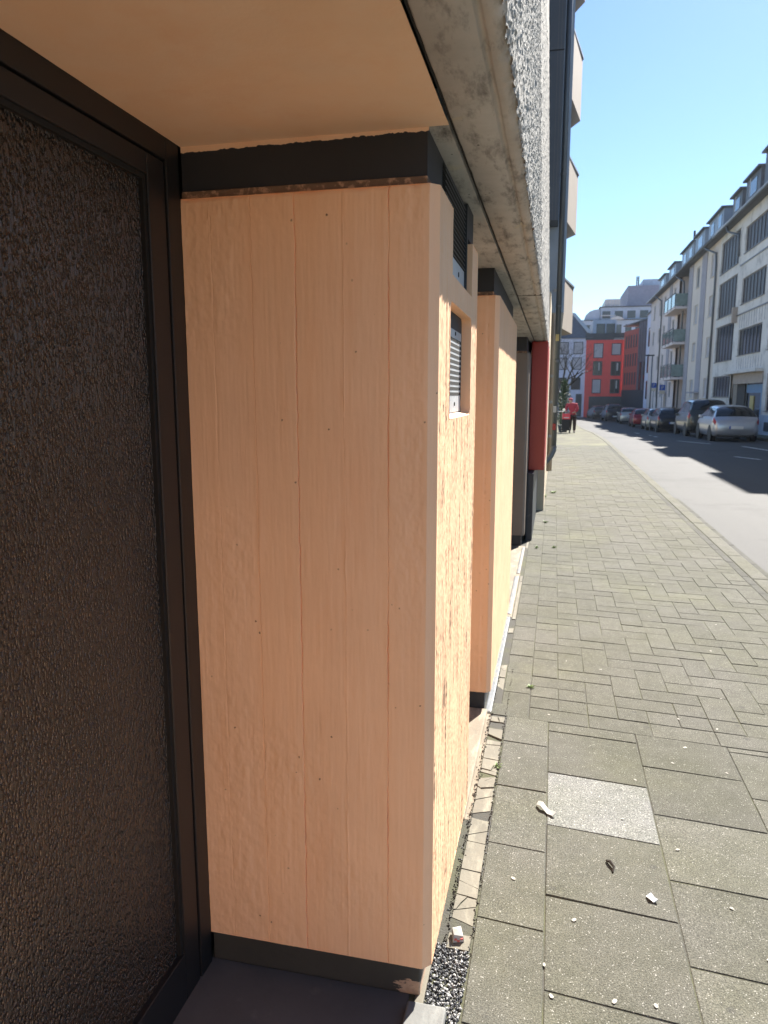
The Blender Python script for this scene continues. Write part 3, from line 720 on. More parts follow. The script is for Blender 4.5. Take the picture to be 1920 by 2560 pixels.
# ================================================================== OPPOSITE SIDE OF THE STREET
XR = 9.2; SET = 9.42
def facade_window(parent, y0, y1, z0, z1, panes, mg='window_glass', mf='alu', X=XR, sill=True, fw=.06):
    """recessed window on a wall whose face is at X, looking towards -X"""
    w_ = part('window', MB().box(X - .012, X + .002, y0, y1, z0, z1), mg, parent)
    fr = MB(); fr.box(X - .04, X - .013, y0, y0 + fw, z0, z1); fr.box(X - .04, X - .013, y1 - fw, y1, z0, z1); fr.box(X - .04, X - .013, y0 + fw, y1 - fw, z0, z0 + fw); fr.box(X - .04, X - .013, y0 + fw, y1 - fw, z1 - fw, z1)
    part('window_frame', fr, mf, w_)
    for k in range(1, panes):
        y = y0 + (y1 - y0) * k / panes; part('mullion', MB().box(X - .045, X - .0135, y - fw * .55, y + fw * .55, z0 + fw, z1 - fw), mf, w_)
    if sill: part('window_sill', MB().box(XR - .06, X - .013, y0 + .002, y1 - .002, z0 + .001, z0 + .03), mf, w_)
    return w_
def roof(parent, y0, y1, ze=10.72, m='slate'):
    r = part('roof', MB().prismY([(8.78, ze), (8.78, ze + .10), (13.8, ze + 4.6), (18.9, ze + .1), (18.9, ze)], y0, y1), m, parent)
    part('gutter', MB().tube([(8.73, y0, ze + .03), (8.73, y1, ze + .03)], .09, 8), 'gutter', r, True)
    return r
def dormer(r, y0, y1, zt=12.5, win=2, strips=True, X=9.3, m='zinc'):
    d = part('dormer', MB().box(X, 12.2, y0, y1, 11.2, zt), m, r)
    part('dormer_roof', MB().box(X - .18, 12.3, y0 - .12, y1 + .12, zt, zt + .09), 'slate', d)
    n = max(1, win); wd = (y1 - y0) / n
    for k in range(n):
        a = y0 + wd * (k + .22); b = y0 + wd * (k + .68)
        part('dormer_window', MB().box(X - .02, X - .001, a, b, 11.55, zt - .25), 'window_glass', d)
        part('dormer_post', MB().box(X - .03, X - .0005, b + .02, b + .12, 11.6, zt - .03), 'white_frame', d)
    return d

def holed_wall(name, m, parent, X, y0, y1, z0, z1, holes, dep=.16):
    """facade skin with real window openings and reveals, looking towards -X"""
    Y = sorted({y0, y1} | {v for h in holes for v in h[:2]}); Z = sorted({z0, z1} | {v for h in holes for v in h[2:]}); mb = MB()
    for a, b in zip(Y[:-1], Y[1:]):
        for c, d in zip(Z[:-1], Z[1:]):
            if not any(h[0] <= a and b <= h[1] and h[2] <= c and d <= h[3] for h in holes): mb.add([(X, a, c), (X, a, d), (X, b, d), (X, b, c)], [(0, 1, 2, 3)])
    for a, b, c, d in holes:
        e = X + dep; mb.add([(X, a, c), (X, b, c), (X, b, d), (X, a, d), (e, a, c), (e, b, c), (e, b, d), (e, a, d)], [(0, 1, 5, 4), (1, 2, 6, 5), (2, 3, 7, 6), (3, 0, 4, 7), (4, 5, 6, 7)])
    return part(name, mb, m, parent)
WD = .11
# --- house with banded windows
W1 = empty('office_house', (9.2, 40, 0), 'dirty white house with wide slatted window bands and a blue shop', 'building')
HA = [(43.15, 47.6, z0, z1) for z0, z1 in ((8.5, 10.3), (6.0, 8.0), (3.5, 5.54), (1.5, 2.7))]
HB = [(37.5, 42.0, z0, z1) for z0, z1 in ((8.74, 10.06), (6.2, 7.53), (3.62, 4.97))]
HC = [(37.5 - 5.6 * c, 42.0 - 5.6 * c, z0, z1) for c in (1, 2, 3) for z0, z1 in ((8.74, 10.06), (6.2, 7.53), (3.62, 4.97))] + [(31.9 - 5.6 * c, 36.0 - 5.6 * c, .9, 2.6) for c in range(3)]
for (y0, y1, za, zb, hs_) in ((43.0, 47.95, -.6, 10.75, HA), (36.6, 43.0, 2.75, 10.75, HB), (10.0, 36.6, -.6, 10.75, [h for h in HC])):
    holed_wall('wall', 'white_render', W1, XR, y0, y1, za, zb, hs_)
    part('core', MB().box(XR + .2, 18.5, y0, y1, za, zb), 'white_render', W1)
part('wall', MB().box(10.4, 18.5, 36.6, 43.0, -.6, 2.75), 'back_wall', W1)
for (y0, y1, z0, z1) in HA: facade_window(W1, y0, y1, z0, z1, 6, 'brown_glass' if z0 > 5.9 else 'window_glass', X=XR + WD)
for (y0, y1, z0, z1) in HB + HC: facade_window(W1, y0, y1, z0, z1, 7 if z0 > 3 else 4, 'brown_glass' if z0 > 6 else 'window_glass', X=XR + WD)
for z in (5.72, 8.25): part('string_course', MB().box(XR - .05, XR + .0015, 10.0, 42.6, z, z + .06), 'alu', W1)
for k in range(11): part('panel_joint', MB().box(XR - .012, XR + .0017, 37.2 + .47 * k, 37.23 + .47 * k, 2.95, 3.5), 'grey_render', W1)
for k in range(11): part('panel_joint', MB().box(XR - .012, XR + .0017, 37.2 + .47 * k, 37.23 + .47 * k, 5.05, 5.7), 'grey_render', W1)
part('canopy', MB().box(XR - .35, XR + .2, 36.7, 43.6, 2.72, 2.86), 'white_render', W1)
part('fascia', MB().box(XR - .02, XR + .15, 36.7, 42.35, 2.2, 2.719), 'brown_shade', W1)
sh = part('shop_front', MB().box(XR + .30, XR + .36, 36.7, 40.6, -.2, 2.2), 'window_glass', W1)
part('shop_sign', MB().box(XR + .26, XR + .298, 36.72, 40.55, 1.75, 2.15), 'shop_blue', sh)
part('shop_panel', MB().box(XR + .26, XR + .298, 36.72, 40.55, -.15, .42), 'shop_blue', sh)
part('shop_panel', MB().box(XR + .265, XR + .299, 37.0, 37.9, .42, 1.75), 'shop_blue', sh)
part('poster', MB().box(XR + .26, XR + .298, 39.1, 39.8, .9, 1.6), 'poster', sh)
part('doorway', MB().box(XR + .20, XR + .26, 40.65, 42.3, -.2, 2.2), 'back_wall', W1)
part('plinth', MB().box(XR - .04, XR + .0015, 10.0, 36.65, -.4, .75), 'far_grey', W1)
part('cellar_vent', MB().box(XR - .06, XR - .041, 34.9, 35.7, .05, .45), 'anthracite', W1)
part('statue_bracket', MB().box(XR - .25, XR + .0015, 42.55, 42.8, 5.4, 6.2), 'brown_shade', W1)
r = roof(W1, 10.0, 47.9)
dormer(r, 40.3, 43.1, win=1, m='slate'); dormer(r, 43.9, 46.0, 12.4, win=1, m='slate'); dormer(r, 36.5, 39.6, 12.9, win=1, m='slate')
for y0 in (28, 21, 14): dormer(r, y0, y0 + 3.4, 12.4)
part('flue', MB().tube([(10.4, 43.7, 12), (10.4, 43.7, 14.1)], .12, 10), 'alu', r, True)
part('flue_cap', MB().tube([(10.4, 43.7, 14.25), (10.4, 43.7, 14.32)], .24, 10), 'alu', r, True)
part('downpipe', MB().tube([(8.75, 44.6, 10.7), (8.85, 44.6, 10.4), (9.1, 43.0, 9.9), (9.12, 42.9, 8.8)], .06, 8), 'gutter', W1, True)

# --- pale house with balconies
W2 = empty('balcony_house', (9.2, 60, -.5), 'cream and pink house with glazed balconies and grey stair strip', 'building')
ZR = ((8.8, 10.2), (6.4, 7.7), (3.95, 5.2), (1.45, 2.7))
for y0, y1, m_, cols_ in ((47.955, 58.3, 'cream_render', (49.3, 54.2)), (62.6, 79.9, 'pink_render', (64.2, 69.5, 72.5, 76.5))):
    holed_wall('wall', m_, W2, XR, y0, y1, -1.2, 10.73, [(y, y + 1.2, a_, b_) for y in cols_ for a_, b_ in ZR]); part('core', MB().box(XR + .2, 18.5, y0, y1, -1.2, 10.73), m_, W2)
part('loggia_wall', MB().box(XR + 1.1, 18.5, 58.3, 62.6, -1.2, 10.73), 'brown_shade', W2)
part('loggia_side', MB().box(XR - .02, XR + 1.1, 58.15, 58.298, -1.2, 10.7), 'pink_render', W2)
for y0, y1 in ((51.7, 53.3), (66.0, 67.4), (56.6, 58.1)): part('stair_strip', MB().box(XR - .05, XR + .001, y0, y1, -.9, 10.7), 'grey_render', W2)
for z0, z1 in ((8.8, 10.2), (6.4, 7.7), (3.95, 5.2), (1.45, 2.7)):
    for y in (49.3, 54.2, 64.2, 69.5, 72.5, 76.5): facade_window(W2, y, y + 1.2, z0, z1, 2, 'blind' if (y < 55 and z0 < 9 and (y + z0) % 3 > .5) else 'window_glass', 'white_frame', X=XR + WD, fw=.05)
for z0 in (2.95, 5.5, 8.05):
    b = part('balcony', MB().box(XR - .85, XR + 1.1, 58.42, 64.0, z0 - .17, z0), 'pink_render', W2)
    part('balcony_glass', MB().box(XR - .85, XR - .83, 58.45, 63.97, z0 + .05, z0 + .92), 'glass_green', b)
    part('balcony_glass', MB().box(XR - .82, XR - .01, 58.45, 58.47, z0 + .05, z0 + .92), 'glass_green', b)
    for y in (58.43, 60.3, 62.1, 63.95): part('rail_post', MB().box(XR - .88, XR - .852, y, y + .05, z0 - .1, z0 + 1.0), 'anthracite', b)
    part('hand_rail', MB().box(XR - .885, XR - .84, 58.42, 64.0, z0 + .96, z0 + 1.0), 'anthracite', b)
    part('balcony_door', MB().box(XR + 1.07, XR + 1.098, 59.3, 61.6, z0 + .02, z0 + 2.0), 'window_glass', W2)
for y in (51.9, 66.2):
    dr = part('house_door', MB().box(XR - .08, XR - .051, y, y + 1.1, -.6, 1.5), 'brown_shade', W2); part('door_canopy', MB().box(XR - .55, XR - .05, y - .2, y + 1.4, 1.75, 1.85), 'grey_render', dr)
r = roof(W2, 47.92, 79.9)
dormer(r, 48.3, 52.6, win=2); dormer(r, 53.9, 57.2, 12.5, win=1); dormer(r, 57.9, 62.9, 12.45, win=2); dormer(r, 65.8, 69.5, 12.35, win=1); dormer(r, 71.5, 75.5, 12.3, win=1)
part('flue', MB().tube([(10.2, 63.5, 12), (10.2, 63.5, 14.3)], .09, 8), 'gutter', r, True)
for y in (49.0, 60.2, 72.0): part('downpipe', MB().tube([(8.75, y + 1.6, 10.7), (8.85, y + 1.2, 10.5), (9.1, y - .3, 10.0), (9.12, y - .4, 9.4), (9.12, y - .4, -.6)], .06, 8), 'gutter', W2, True)

# --- narrow white house, then the dull red one bending to the left
W3 = empty('narrow_house', (9.3, 83, -1), 'narrow white house with tall dark windows before the dull red block', 'building')
part('wall', MB().box(XR + .15, 18, 79.95, 84.0, -1.4, 10.0), 'lilac_render', W3)
for z0 in (1.2, 3.9, 6.6): facade_window(W3, 80.6, 82.2, z0, z0 + 1.9, 1, 'window_glass', 'anthracite', XR + .15, False)
part('roof', MB().prismY([(9.2, 10.0), (9.2, 10.12), (12, 11.6), (15, 10.1), (15, 10.0)], 79.95, 84.0), 'slate', W3)
W4 = empty('dull_red_house', (8.6, 88, -1), 'dull red house with purple grey cladding on the street bend', 'building')
a = Vector((9.55, 83.9)); b = Vector((7.82, 92.95)); d = (b - a).normalized(); nn = Vector((d.y, -d.x))   # nn points away from the street
def wedge(t0, t1, dep, z0, z1, off=0):
    A = a + d * t0 - nn * off; B = a + d * t1 - nn * off; return MB().prism([tuple(A), tuple(A + nn * dep), tuple(B + nn * dep), tuple(B)], z0, z1)
LN = (b - a).length
if nn.x < 0: nn = -nn
part('wall', wedge(0, 3.6, 8, 2.2, 9.6), 'purple_clad', W4); part('wall', wedge(3.6, LN, 8, 2.2, 9.0), 'darkred_render', W4); part('plinth', wedge(0, LN, 8, -1.4, 2.2, .02), 'anthracite', W4)
for z0, z1 in ((7.0, 8.4), (4.9, 6.3), (2.8, 4.2)):
    for k in range(5):
        t = 4.1 + k * .98; part('window', wedge(t, t + .38, .05, z0, z1, .03), 'anthracite', W4)
for k in range(2): part('window', wedge(.5 + 1.5 * k, 1.2 + 1.5 * k, .05, -.2 + 2.4, 5.2, .03), 'window_glass', W4)
for k in range(4): part('cladding_strip', wedge(.2 + .9 * k, .3 + .9 * k, .04, 5.3, 9.5, .03), 'alu', W4)
part('roof', wedge(-.1, LN + .1, 8, 9.61, 9.75, .15), 'slate', W4)

# --- houses closing the street
RD = empty('red_house', (5.8, 93, -1), 'bright red house at the end of the street above a dark garage', 'building')
part('wall', MB().box(3.5, 7.85, 93, 103, 1.45, 8.15), 'red_render', RD)
part('wall', MB().box(3.5, 4.05, 93, 103, -1.4, 1.448), 'red_render', RD)
part('garage', MB().box(4.05, 7.85, 93.15, 103, -1.4, 1.448), 'anthracite', RD)
part('garage_lintel', MB().box(4.05, 7.85, 93.02, 93.149, .7, 1.447), 'anthracite', RD)
def fwin(parent, x0, x1, z0, z1, Y, m, mf='anthracite'):
    w_ = part('window', MB().box(x0, x1, Y - .02, Y + .01, z0, z1), m, parent)
    fr = MB(); t = .08; fr.box(x0 - t, x0, Y - .05, Y + .01, z0 - t, z1 + t); fr.box(x1, x1 + t, Y - .05, Y + .01, z0 - t, z1 + t); fr.box(x0, x1, Y - .05, Y + .01, z1, z1 + t); fr.box(x0, x1, Y - .05, Y + .01, z0 - t, z0)
    part('window_frame', fr, mf, w_); return w_
for x0, x1, z0, z1, m in ((4.45, 5.4, 6.1, 7.68, 'blind'), (4.45, 5.35, 4.05, 5.58, 'window_glass'), (4.42, 5.3, 1.9, 3.45, 'blind'), (6.52, 7.45, 6.43, 7.65, 'blind'), (6.52, 7.48, 4.0, 5.52, 'window_glass'), (6.52, 7.46, 1.9, 3.44, 'window_glass')):
    w_ = fwin(RD, x0, x1, z0, z1, 93, m)
    if m == 'window_glass':
        part('window_bar', MB().box((x0 + x1) / 2 - .04, (x0 + x1) / 2 + .04, 92.96, 92.98, z0, z1), 'anthracite', w_)
        part('curtain', MB().box((x0 + x1) / 2 + .1, x1 - .2, 92.975, 92.979, z0 + .5, z1 - .1), 'sign_white', w_)
part('roof', MB().box(3.4, 7.95, 93.1, 103, 8.152, 8.95), 'anthracite', RD)
part('penthouse', MB().box(4.2, 6.9, 93.6, 103, 8.952, 10.55), 'far_grey', RD)
for x0 in (4.7, 5.85): fwin(RD, x0, x0 + .82, 8.98, 10.0, 93.6, 'window_glass')
for k in range(5): part('roof_slat', MB().box(6.6 + .1 * k, 7.85, 92.9 + .12 * k, 93.0 + .12 * k, 8.16 + .14 * k, 8.22 + .14 * k), 'sign_white', RD)
LH = empty('pale_house', (1.5, 93.2, -1), 'pale lilac house with steep dark roof behind the bare tree', 'building')
part('wall', MB().box(-14, 3.49, 93.2, 103, -1.4, 8.4), 'lilac_render', LH)
for x0, z0 in ((2.0, 4.75), (1.95, 2.35), (.3, 4.75), (.3, 2.35), (-1.5, 4.75), (-1.5, 2.35), (2.1, 6.6), (.4, 6.6)): fwin(LH, x0, x0 + .95, z0, z0 + 1.3, 93.2, 'blind' if z0 > 4 else 'brown_glass')
part('house_door', MB().box(2.5, 3.2, 93.14, 93.199, -1.0, 1.75), 'anthracite', LH)
part('roof', MB().add([(-14, 93, 8.4), (4.3, 93, 8.4), (4.3, 103, 8.4), (-14, 103, 8.4), (-14, 96.5, 11.9), (1.5, 96.5, 11.9), (1.5, 103, 11.9), (-14, 103, 11.9)], [(0, 1, 5, 4), (1, 2, 6, 5), (4, 5, 6, 7), (3, 0, 4, 7), (2, 3, 7, 6)]), 'slate', LH)
part('roof_light', MB().add([(1.75, 96.0, 11.55), (2.1, 96.0, 11.55), (4.0, 93.4, 9.05), (3.6, 93.4, 9.05), (1.75, 96.1, 11.7), (2.1, 96.1, 11.7), (4.0, 93.5, 9.2), (3.6, 93.5, 9.2)], [(0, 1, 2, 3), (4, 7, 6, 5), (0, 4, 5, 1), (3, 2, 6, 7), (1, 5, 6, 2), (0, 3, 7, 4)]), 'sign_white', LH)
FB = empty('stepped_flat_roof_block', (9, 130, -1), 'grey flat roofed block with stepped upper floors behind the red house', 'building')
part('wall', MB().box(4.0, 16.0, 130, 150, -1.4, 13.9), 'far_grey', FB); part('upper_floor', MB().box(7.0, 15, 131, 148, 13.9, 16.1), 'far_grey', FB)
part('plant_room', MB().box(7.7, 10.1, 131.5, 140, 16.1, 17.5), 'sign_white', FB)
part('vault_roof', MB().prismY([(4.4, 13.9), (4.6, 14.9), (5.2, 15.5), (6.0, 15.8), (6.9, 15.85), (6.9, 13.9)], 131, 145), 'far_grey', FB)
for k in range(6): part('window', MB().box(4.6 + k * 1.6, 5.6 + k * 1.6, 129.97, 130.0, 11.4, 13.2), 'window_glass', FB)
part('awning', MB().prismY([(8.4, 13.95), (8.9, 14.4), (9.6, 14.5), (10.3, 14.3), (10.7, 13.95)], 129.2, 130.2), 'sign_white', FB)
for x0, z0 in ((7.3, 14.3), (9.3, 14.3), (11.3, 14.3), (13.3, 14.3)): part('window', MB().box(x0, x0 + 1.3, 130.96, 131.0, z0, z0 + 1.2), 'window_glass', FB)
part('roof_edge', MB().box(6.8, 15.2, 130.8, 148.2, 16.1, 16.25), 'anthracite', FB)
part('roof_edge', MB().box(3.9, 16.1, 129.85, 150, 13.9, 14.02), 'anthracite', FB)
for k in range(5): part('panel_joint', MB().box(7.8 + .45 * k, 7.84 + .45 * k, 131.46, 131.5, 16.3, 17.4), 'far_grey', FB)
part('parapet_rail', MB().box(6.9, 9.4, 129.9, 129.95, 14.6, 14.75), 'sign_white', FB)
FT = empty('violet_tower_block', (15, 140, -1), 'violet grey tower block with roof mast rising behind the street bend', 'building')
part('wall', MB().box(11.9, 24, 139.0, 155, -1.4, 20.6), 'far_violet', FT); part('plant_room', MB().box(14.6, 17.4, 141, 150, 20.6, 21.9), 'far_grey', FT)
for x in (13.6, 13.9): part('mast', MB().tube([(x, 142, 20.6), (x, 142, 22.6)], .12, 6), 'anthracite', FT)
for z in (19.0, 17.2): part('window_band', MB().box(18.5, 23.5, 138.96, 139.0, z, z + .9), 'window_glass', FT)

# ================================================================== PARKED CARS
def smooth_interp(x, xp, fp):
    """monotone cubic through the stations"""
    xp = np.array(xp, float); fp = np.array(fp, float); h = np.diff(xp); dl = np.diff(fp) / h
    m = np.zeros_like(fp); m[0] = dl[0]; m[-1] = dl[-1]
    for i in range(1, len(fp) - 1):
        m[i] = 0 if dl[i - 1] * dl[i] <= 0 else 2 * dl[i - 1] * dl[i] / (dl[i - 1] + dl[i])
    i = np.clip(np.searchsorted(xp, x) - 1, 0, len(xp) - 2); t = (x - xp[i]) / h[i]
    return (1 + 2 * t) * (1 - t) ** 2 * fp[i] + t * (1 - t) ** 2 * h[i] * m[i] + t * t * (3 - 2 * t) * fp[i + 1] + t * t * (t - 1) * h[i] * m[i + 1]
def chaikin(P, n=2):
    P = np.array(P, float)
    for _ in range(n):
        Q = np.empty((2 * len(P) - 2, P.shape[1])); Q[0::2] = .75 * P[:-1] + .25 * P[1:]; Q[1::2] = .25 * P[:-1] + .75 * P[1:]
        P = np.vstack([P[:1], Q, P[-1:]])
    return P
CARS = {   # stations from the rear bumper: y, underside, belt line, roof line, width factor
    'hatch': dict(L=4.05, W=1.72, st=[(0, .34, .62, .70, .80), (.05, .27, .82, .88, .93), (.16, .24, .93, 1.0, .98), (.42, .22, .95, 1.28, 1), (.72, .20, .94, 1.41, 1), (1.5, .19, .93, 1.46, 1), (2.3, .19, .92, 1.41, 1), (2.75, .19, .91, 1.20, 1), (3.1, .19, .89, .98, .99), (3.75, .22, .76, .82, .93), (4.05, .30, .55, .60, .78)], rw=(.2, .66), sw=(.55, 2.72), ww=(2.35, 3.05)),
    'wagon': dict(L=4.5, W=1.78, st=[(0, .34, .66, .74, .82), (.05, .27, .86, .92, .94), (.14, .24, .96, 1.02, .98), (.34, .22, .97, 1.30, 1), (.62, .20, .96, 1.42, 1), (1.9, .19, .94, 1.47, 1), (2.7, .19, .93, 1.42, 1), (3.15, .19, .92, 1.20, 1), (3.5, .19, .90, .99, .99), (4.2, .22, .76, .82, .93), (4.5, .30, .55, .60, .78)], rw=(.18, .56), sw=(.5, 3.1), ww=(2.75, 3.45)),
    'van': dict(L=4.35, W=1.82, st=[(0, .38, .80, .92, .84), (.05, .30, 1.0, 1.08, .95), (.12, .26, 1.06, 1.2, .98), (.28, .24, 1.06, 1.55, 1), (.5, .22, 1.05, 1.68, 1), (1.6, .21, 1.03, 1.72, 1), (2.5, .21, 1.01, 1.66, 1), (3.05, .21, 1.0, 1.34, 1), (3.4, .21, .97, 1.08, .99), (4.05, .24, .82, .90, .93), (4.35, .32, .6, .66, .80)], rw=(.16, .44), sw=(.4, 2.95), ww=(2.6, 3.35)),
}
def make_car(kind, paint, rear_x, rear_y, label, shelf=None, sc=1.0, rz=0):
    C = CARS[kind]; L, W = C['L'], C['W']; st = np.array(C['st'])
    root = empty('parked_car', (rear_x, rear_y, zg(rear_y + 2) - .09), label, 'car', 'cars parked along the far kerb', rz)
    root.scale = (sc,) * 3
    def lp(name, mb, m, smooth=True, bevel=0):
        me = mb if isinstance(mb, bpy.types.Mesh) else mb.mesh(name, m, smooth)
        o = bpy.data.objects.new(name, me); COL.objects.link(o); o.parent = root
        if bevel: b = o.modifiers.new('b', 'BEVEL'); b.width = bevel; b.segments = 2
        return o
    U_ = np.unique(np.concatenate([np.linspace(0, .8, 22), np.linspace(.8, L - .5, 26), np.linspace(L - .5, L, 10)]))
    zb, be, ro, wf = (smooth_interp(U_, st[:, 0], st[:, k]) for k in (1, 2, 3, 4))
    secs = []; tv = None
    for k in range(len(U_)):
        hw = W / 2 * wf[k]; b = be[k]; r_ = max(ro[k], b + .02); z0 = zb[k]; gh = r_ - b
        ti = min(.20, .42 * gh) * wf[k]
        half = [(0, z0, 0), (hw * .9, z0, 1), (hw * .985, z0 + .13, 2), (hw, z0 + (b - z0) * .55, 3), (hw * .985, b - .03, 4), (hw * .955, b + .01, 5), (hw - ti * .75 - .03, r_ - gh * .22, 6), (hw - ti - .10, r_ - .005, 7), ((hw - ti) * .5, r_ + .02 * min(1, gh * 3), 8), (0, r_ + .03 * min(1, gh * 3), 9)]
        s_ = chaikin(half, 2); tv = s_[:, 2]
        full = np.vstack([np.stack([s_[:, 0], np.full(len(s_), U_[k]), s_[:, 1]], 1), np.stack([-s_[::-1][1:-1, 0], np.full(len(s_) - 2, U_[k]), s_[::-1][1:-1, 1]], 1)])
        secs.append(full)
    G = np.array(secs); nu, nv, _ = G.shape
    t_full = np.concatenate([tv, tv[::-1][1:-1]]); side = np.concatenate([np.ones(len(tv)), -np.ones(len(tv) - 2)])
    mb = MB(); mb.v = [tuple(p) for p in G.reshape(-1, 3)]
    for i in range(nu - 1):
        for j in range(nv): mb.f.append((i * nv + j, i * nv + (j + 1) % nv, (i + 1) * nv + (j + 1) % nv, (i + 1) * nv + j))
    mb.f.append(tuple(range(nv))[::-1]); mb.f.append(tuple(range((nu - 1) * nv, nu * nv)))
    body = lp('body', mb, paint)
    # patches lifted off the skin: windows and lamps
    nrm = np.zeros_like(G)
    du = np.gradient(G, axis=0); dv = np.roll(G, -1, 1) - np.roll(G, 1, 1)
    nrm = np.cross(dv, du); nrm /= np.linalg.norm(nrm, axis=2, keepdims=True) + 1e-9
    cen = G.mean(1, keepdims=True); flip = np.sign((nrm * (G - cen)).sum(2, keepdims=True)); nrm = nrm * flip
    def patch(name, m, cond, off=.006):
        P = G + nrm * off; p = MB(); idx = {}
        for i in range(nu - 1):
            for j in range(nv):
                j2 = (j + 1) % nv; u = (U_[i] + U_[i + 1]) / 2; t = (t_full[j] + t_full[j2]) / 2; s_ = side[j] if t < 9 else 0
                if cond(u, t, s_):
                    q = []
                    for a, b in ((i, j), (i, j2), (i + 1, j2), (i + 1, j)):
                        if (a, b) not in idx: idx[a, b] = len(p.v); p.v.append(tuple(P[a, b]))
                        q.append(idx[a, b])
                    p.f.append(tuple(q))
        if p.f: return lp(name, p, m)
    rw, sw, ww = C['rw'], C['sw'], C['ww']; mid = (sw[0] + sw[1]) / 2
    patch('rear_window', 'car_glass', lambda u, t, s: rw[0] < u < rw[1] and t > 6.35)
    patch('windscreen', 'car_glass', lambda u, t, s: ww[0] < u < ww[1] and t > 6.35)
    for sd in (1, -1):
        patch('side_window', 'car_glass', lambda u, t, s: s == sd and sw[0] < u < mid - .05 and 5.15 < t < 6.3)
        patch('side_window', 'car_glass', lambda u, t, s: s == sd and mid + .05 < u < sw[1] and 5.15 < t < 6.3)
        patch('tail_lamp', 'lamp_red', lambda u, t, s: s == sd and .03 < u < .26 and 3.55 < t < 5.6, .012)
        patch('rear_bumper', paint, lambda u, t, s: s == sd and u < .22 and 1.4 < t < 3.0, .02)
    pz = .80 if kind != 'van' else .70
    lp('number_plate', MB().box(-.26, .26, -.012, .03, pz - .25, pz - .14), 'plate', False)
    lp('plate_band', MB().box(-.26, -.21, -.016, -.0125, pz - .25, pz - .14), 'plate_blue', False)
    lp('rear_sill', MB().box(-W * .40, W * .40, .03, .3, .22, .34), 'trim', False, .02)
    for sd in (1, -1): lp('door_mirror', MB().box(sd * (W / 2 + .02) - .07, sd * (W / 2 + .02) + .07, ww[0] + .25, ww[0] + .36, .92, 1.05), paint, False, .03)
    for y in (.72, L - .85):
        for sd in (1, -1):
            x = sd * (W / 2 - .115)
            wv = lp('wheel', MB().tube([(x - .1, y, .31), (x + .1, y, .31)], .31, 22), 'rubber')
            o = bpy.data.objects.new('rim', MB().tube([(x + sd * .095, y, .31), (x + sd * .106, y, .31)], [.215, .19], 18).mesh('rim', 'rim')); COL.objects.link(o); o.parent = wv
            o = bpy.data.objects.new('wheel_arch', MB().tube([(x - .11, y, .33), (x + sd * .118 if sd > 0 else x - .118, y, .33)], .355, 22).mesh('wheel_arch', 'trim')); COL.objects.link(o); o.parent = wv
    return root
make_car('hatch', carpaint('silver_paint', (.45, .46, .49), .7), 6.80, 30.25, 'silver hatchback, nearest of the parked cars', sc=.96)
make_car('van', carpaint('dark_olive_paint', (.05, .055, .05), .5), 6.85, 35.6, 'tall dark compact van parked just ahead of the silver hatchback')
make_car('wagon', carpaint('black_paint_car', (.012, .014, .018), .3), 6.85, 45.6, 'black estate car with red lamps behind the pale hatchback')
make_car('hatch', carpaint('champagne_paint', (.42, .39, .33), .6), 6.85, 51.0, 'champagne hatchback parked between the black estate and the red car')
make_car('hatch', carpaint('red_paint_car', (.32, .015, .02), .3), 6.85, 59.7, 'red hatchback parked in the row of cars')
make_car('wagon', carpaint('beige_silver_paint', (.46, .44, .40), .6), 6.85, 70.8, 'pale beige estate car parked beyond the red hatchback')
make_car('van', carpaint('blue_black_paint', (.03, .035, .045), .4), 6.1, 78.5, 'dark blue people carrier parked near the red house', rz=.08)
make_car('wagon', carpaint('charcoal_paint', (.06, .06, .065), .5), 5.2, 85.2, 'farthest parked car, charcoal estate before the red house garage', rz=.15)

# ================================================================== STREET FURNITURE
def parking_sign(x, y, ztop, label, k):
    z0 = zg(y); r = empty('parking_sign', (x, y, z0), label, 'road sign', 'parking signs on the far pavement')
    part('pole', MB().tube([(x, y + .03, z0), (x, y + .03, ztop + .05)], .03, 8), 'pole', r, True)
    s_ = part('sign_panel', MB().box(x - .21, x + .21, y - .012, y, ztop - .42, ztop), 'sign_blue', r, bevel=.01)
    cu = bpy.data.curves.new('letter', 'FONT'); cu.body = 'P'; cu.size = .42; cu.align_x = 'CENTER'; cu.extrude = .002
    t = bpy.data.objects.new('tmp', cu); COL.objects.link(t); bpy.context.view_layer.update()
    me = bpy.data.meshes.new_from_object(t.evaluated_get(bpy.context.evaluated_depsgraph_get())); bpy.data.objects.remove(t)
    for v in me.vertices: v.co = (v.co.x + x, y - .016 - v.co.z, v.co.y + ztop - .36)
    me.materials.append(M['sign_white']); o = bpy.data.objects.new('letter', me); COL.objects.link(o); o.parent = s_
    part('lower_plate', MB().box(x - .21, x + .21, y - .012, y, ztop - .70, ztop - .45), 'sign_cream', r)
parking_sign(8.25, 61.7, 2.42, 'blue parking sign nearer the balcony house, left of the champagne car row', 0)
parking_sign(8.25, 67.0, 2.66, 'blue parking sign farther off, beside the lamp post', 1)
lm = empty('street_lamp', (7.9, 66.0, zg(66)), 'slim grey street lamp with a flat head over the parked cars', 'street lamp')
part('pole', MB().tube([(7.9, 66, zg(66)), (7.9, 66, 2.0), (7.9, 66, 4.9)], [.09, .07, .05], 10), 'pole', lm, True)
part('lamp_head', MB().box(7.35, 8.05, 65.9, 66.1, 4.88, 4.98), 'anthracite', lm, bevel=.02)
wb = empty('wheelie_bin', (8.5, 48, zg(48) + .02), 'black wheeled bin standing behind the dark van', 'bin'); z0 = zg(48) + .02
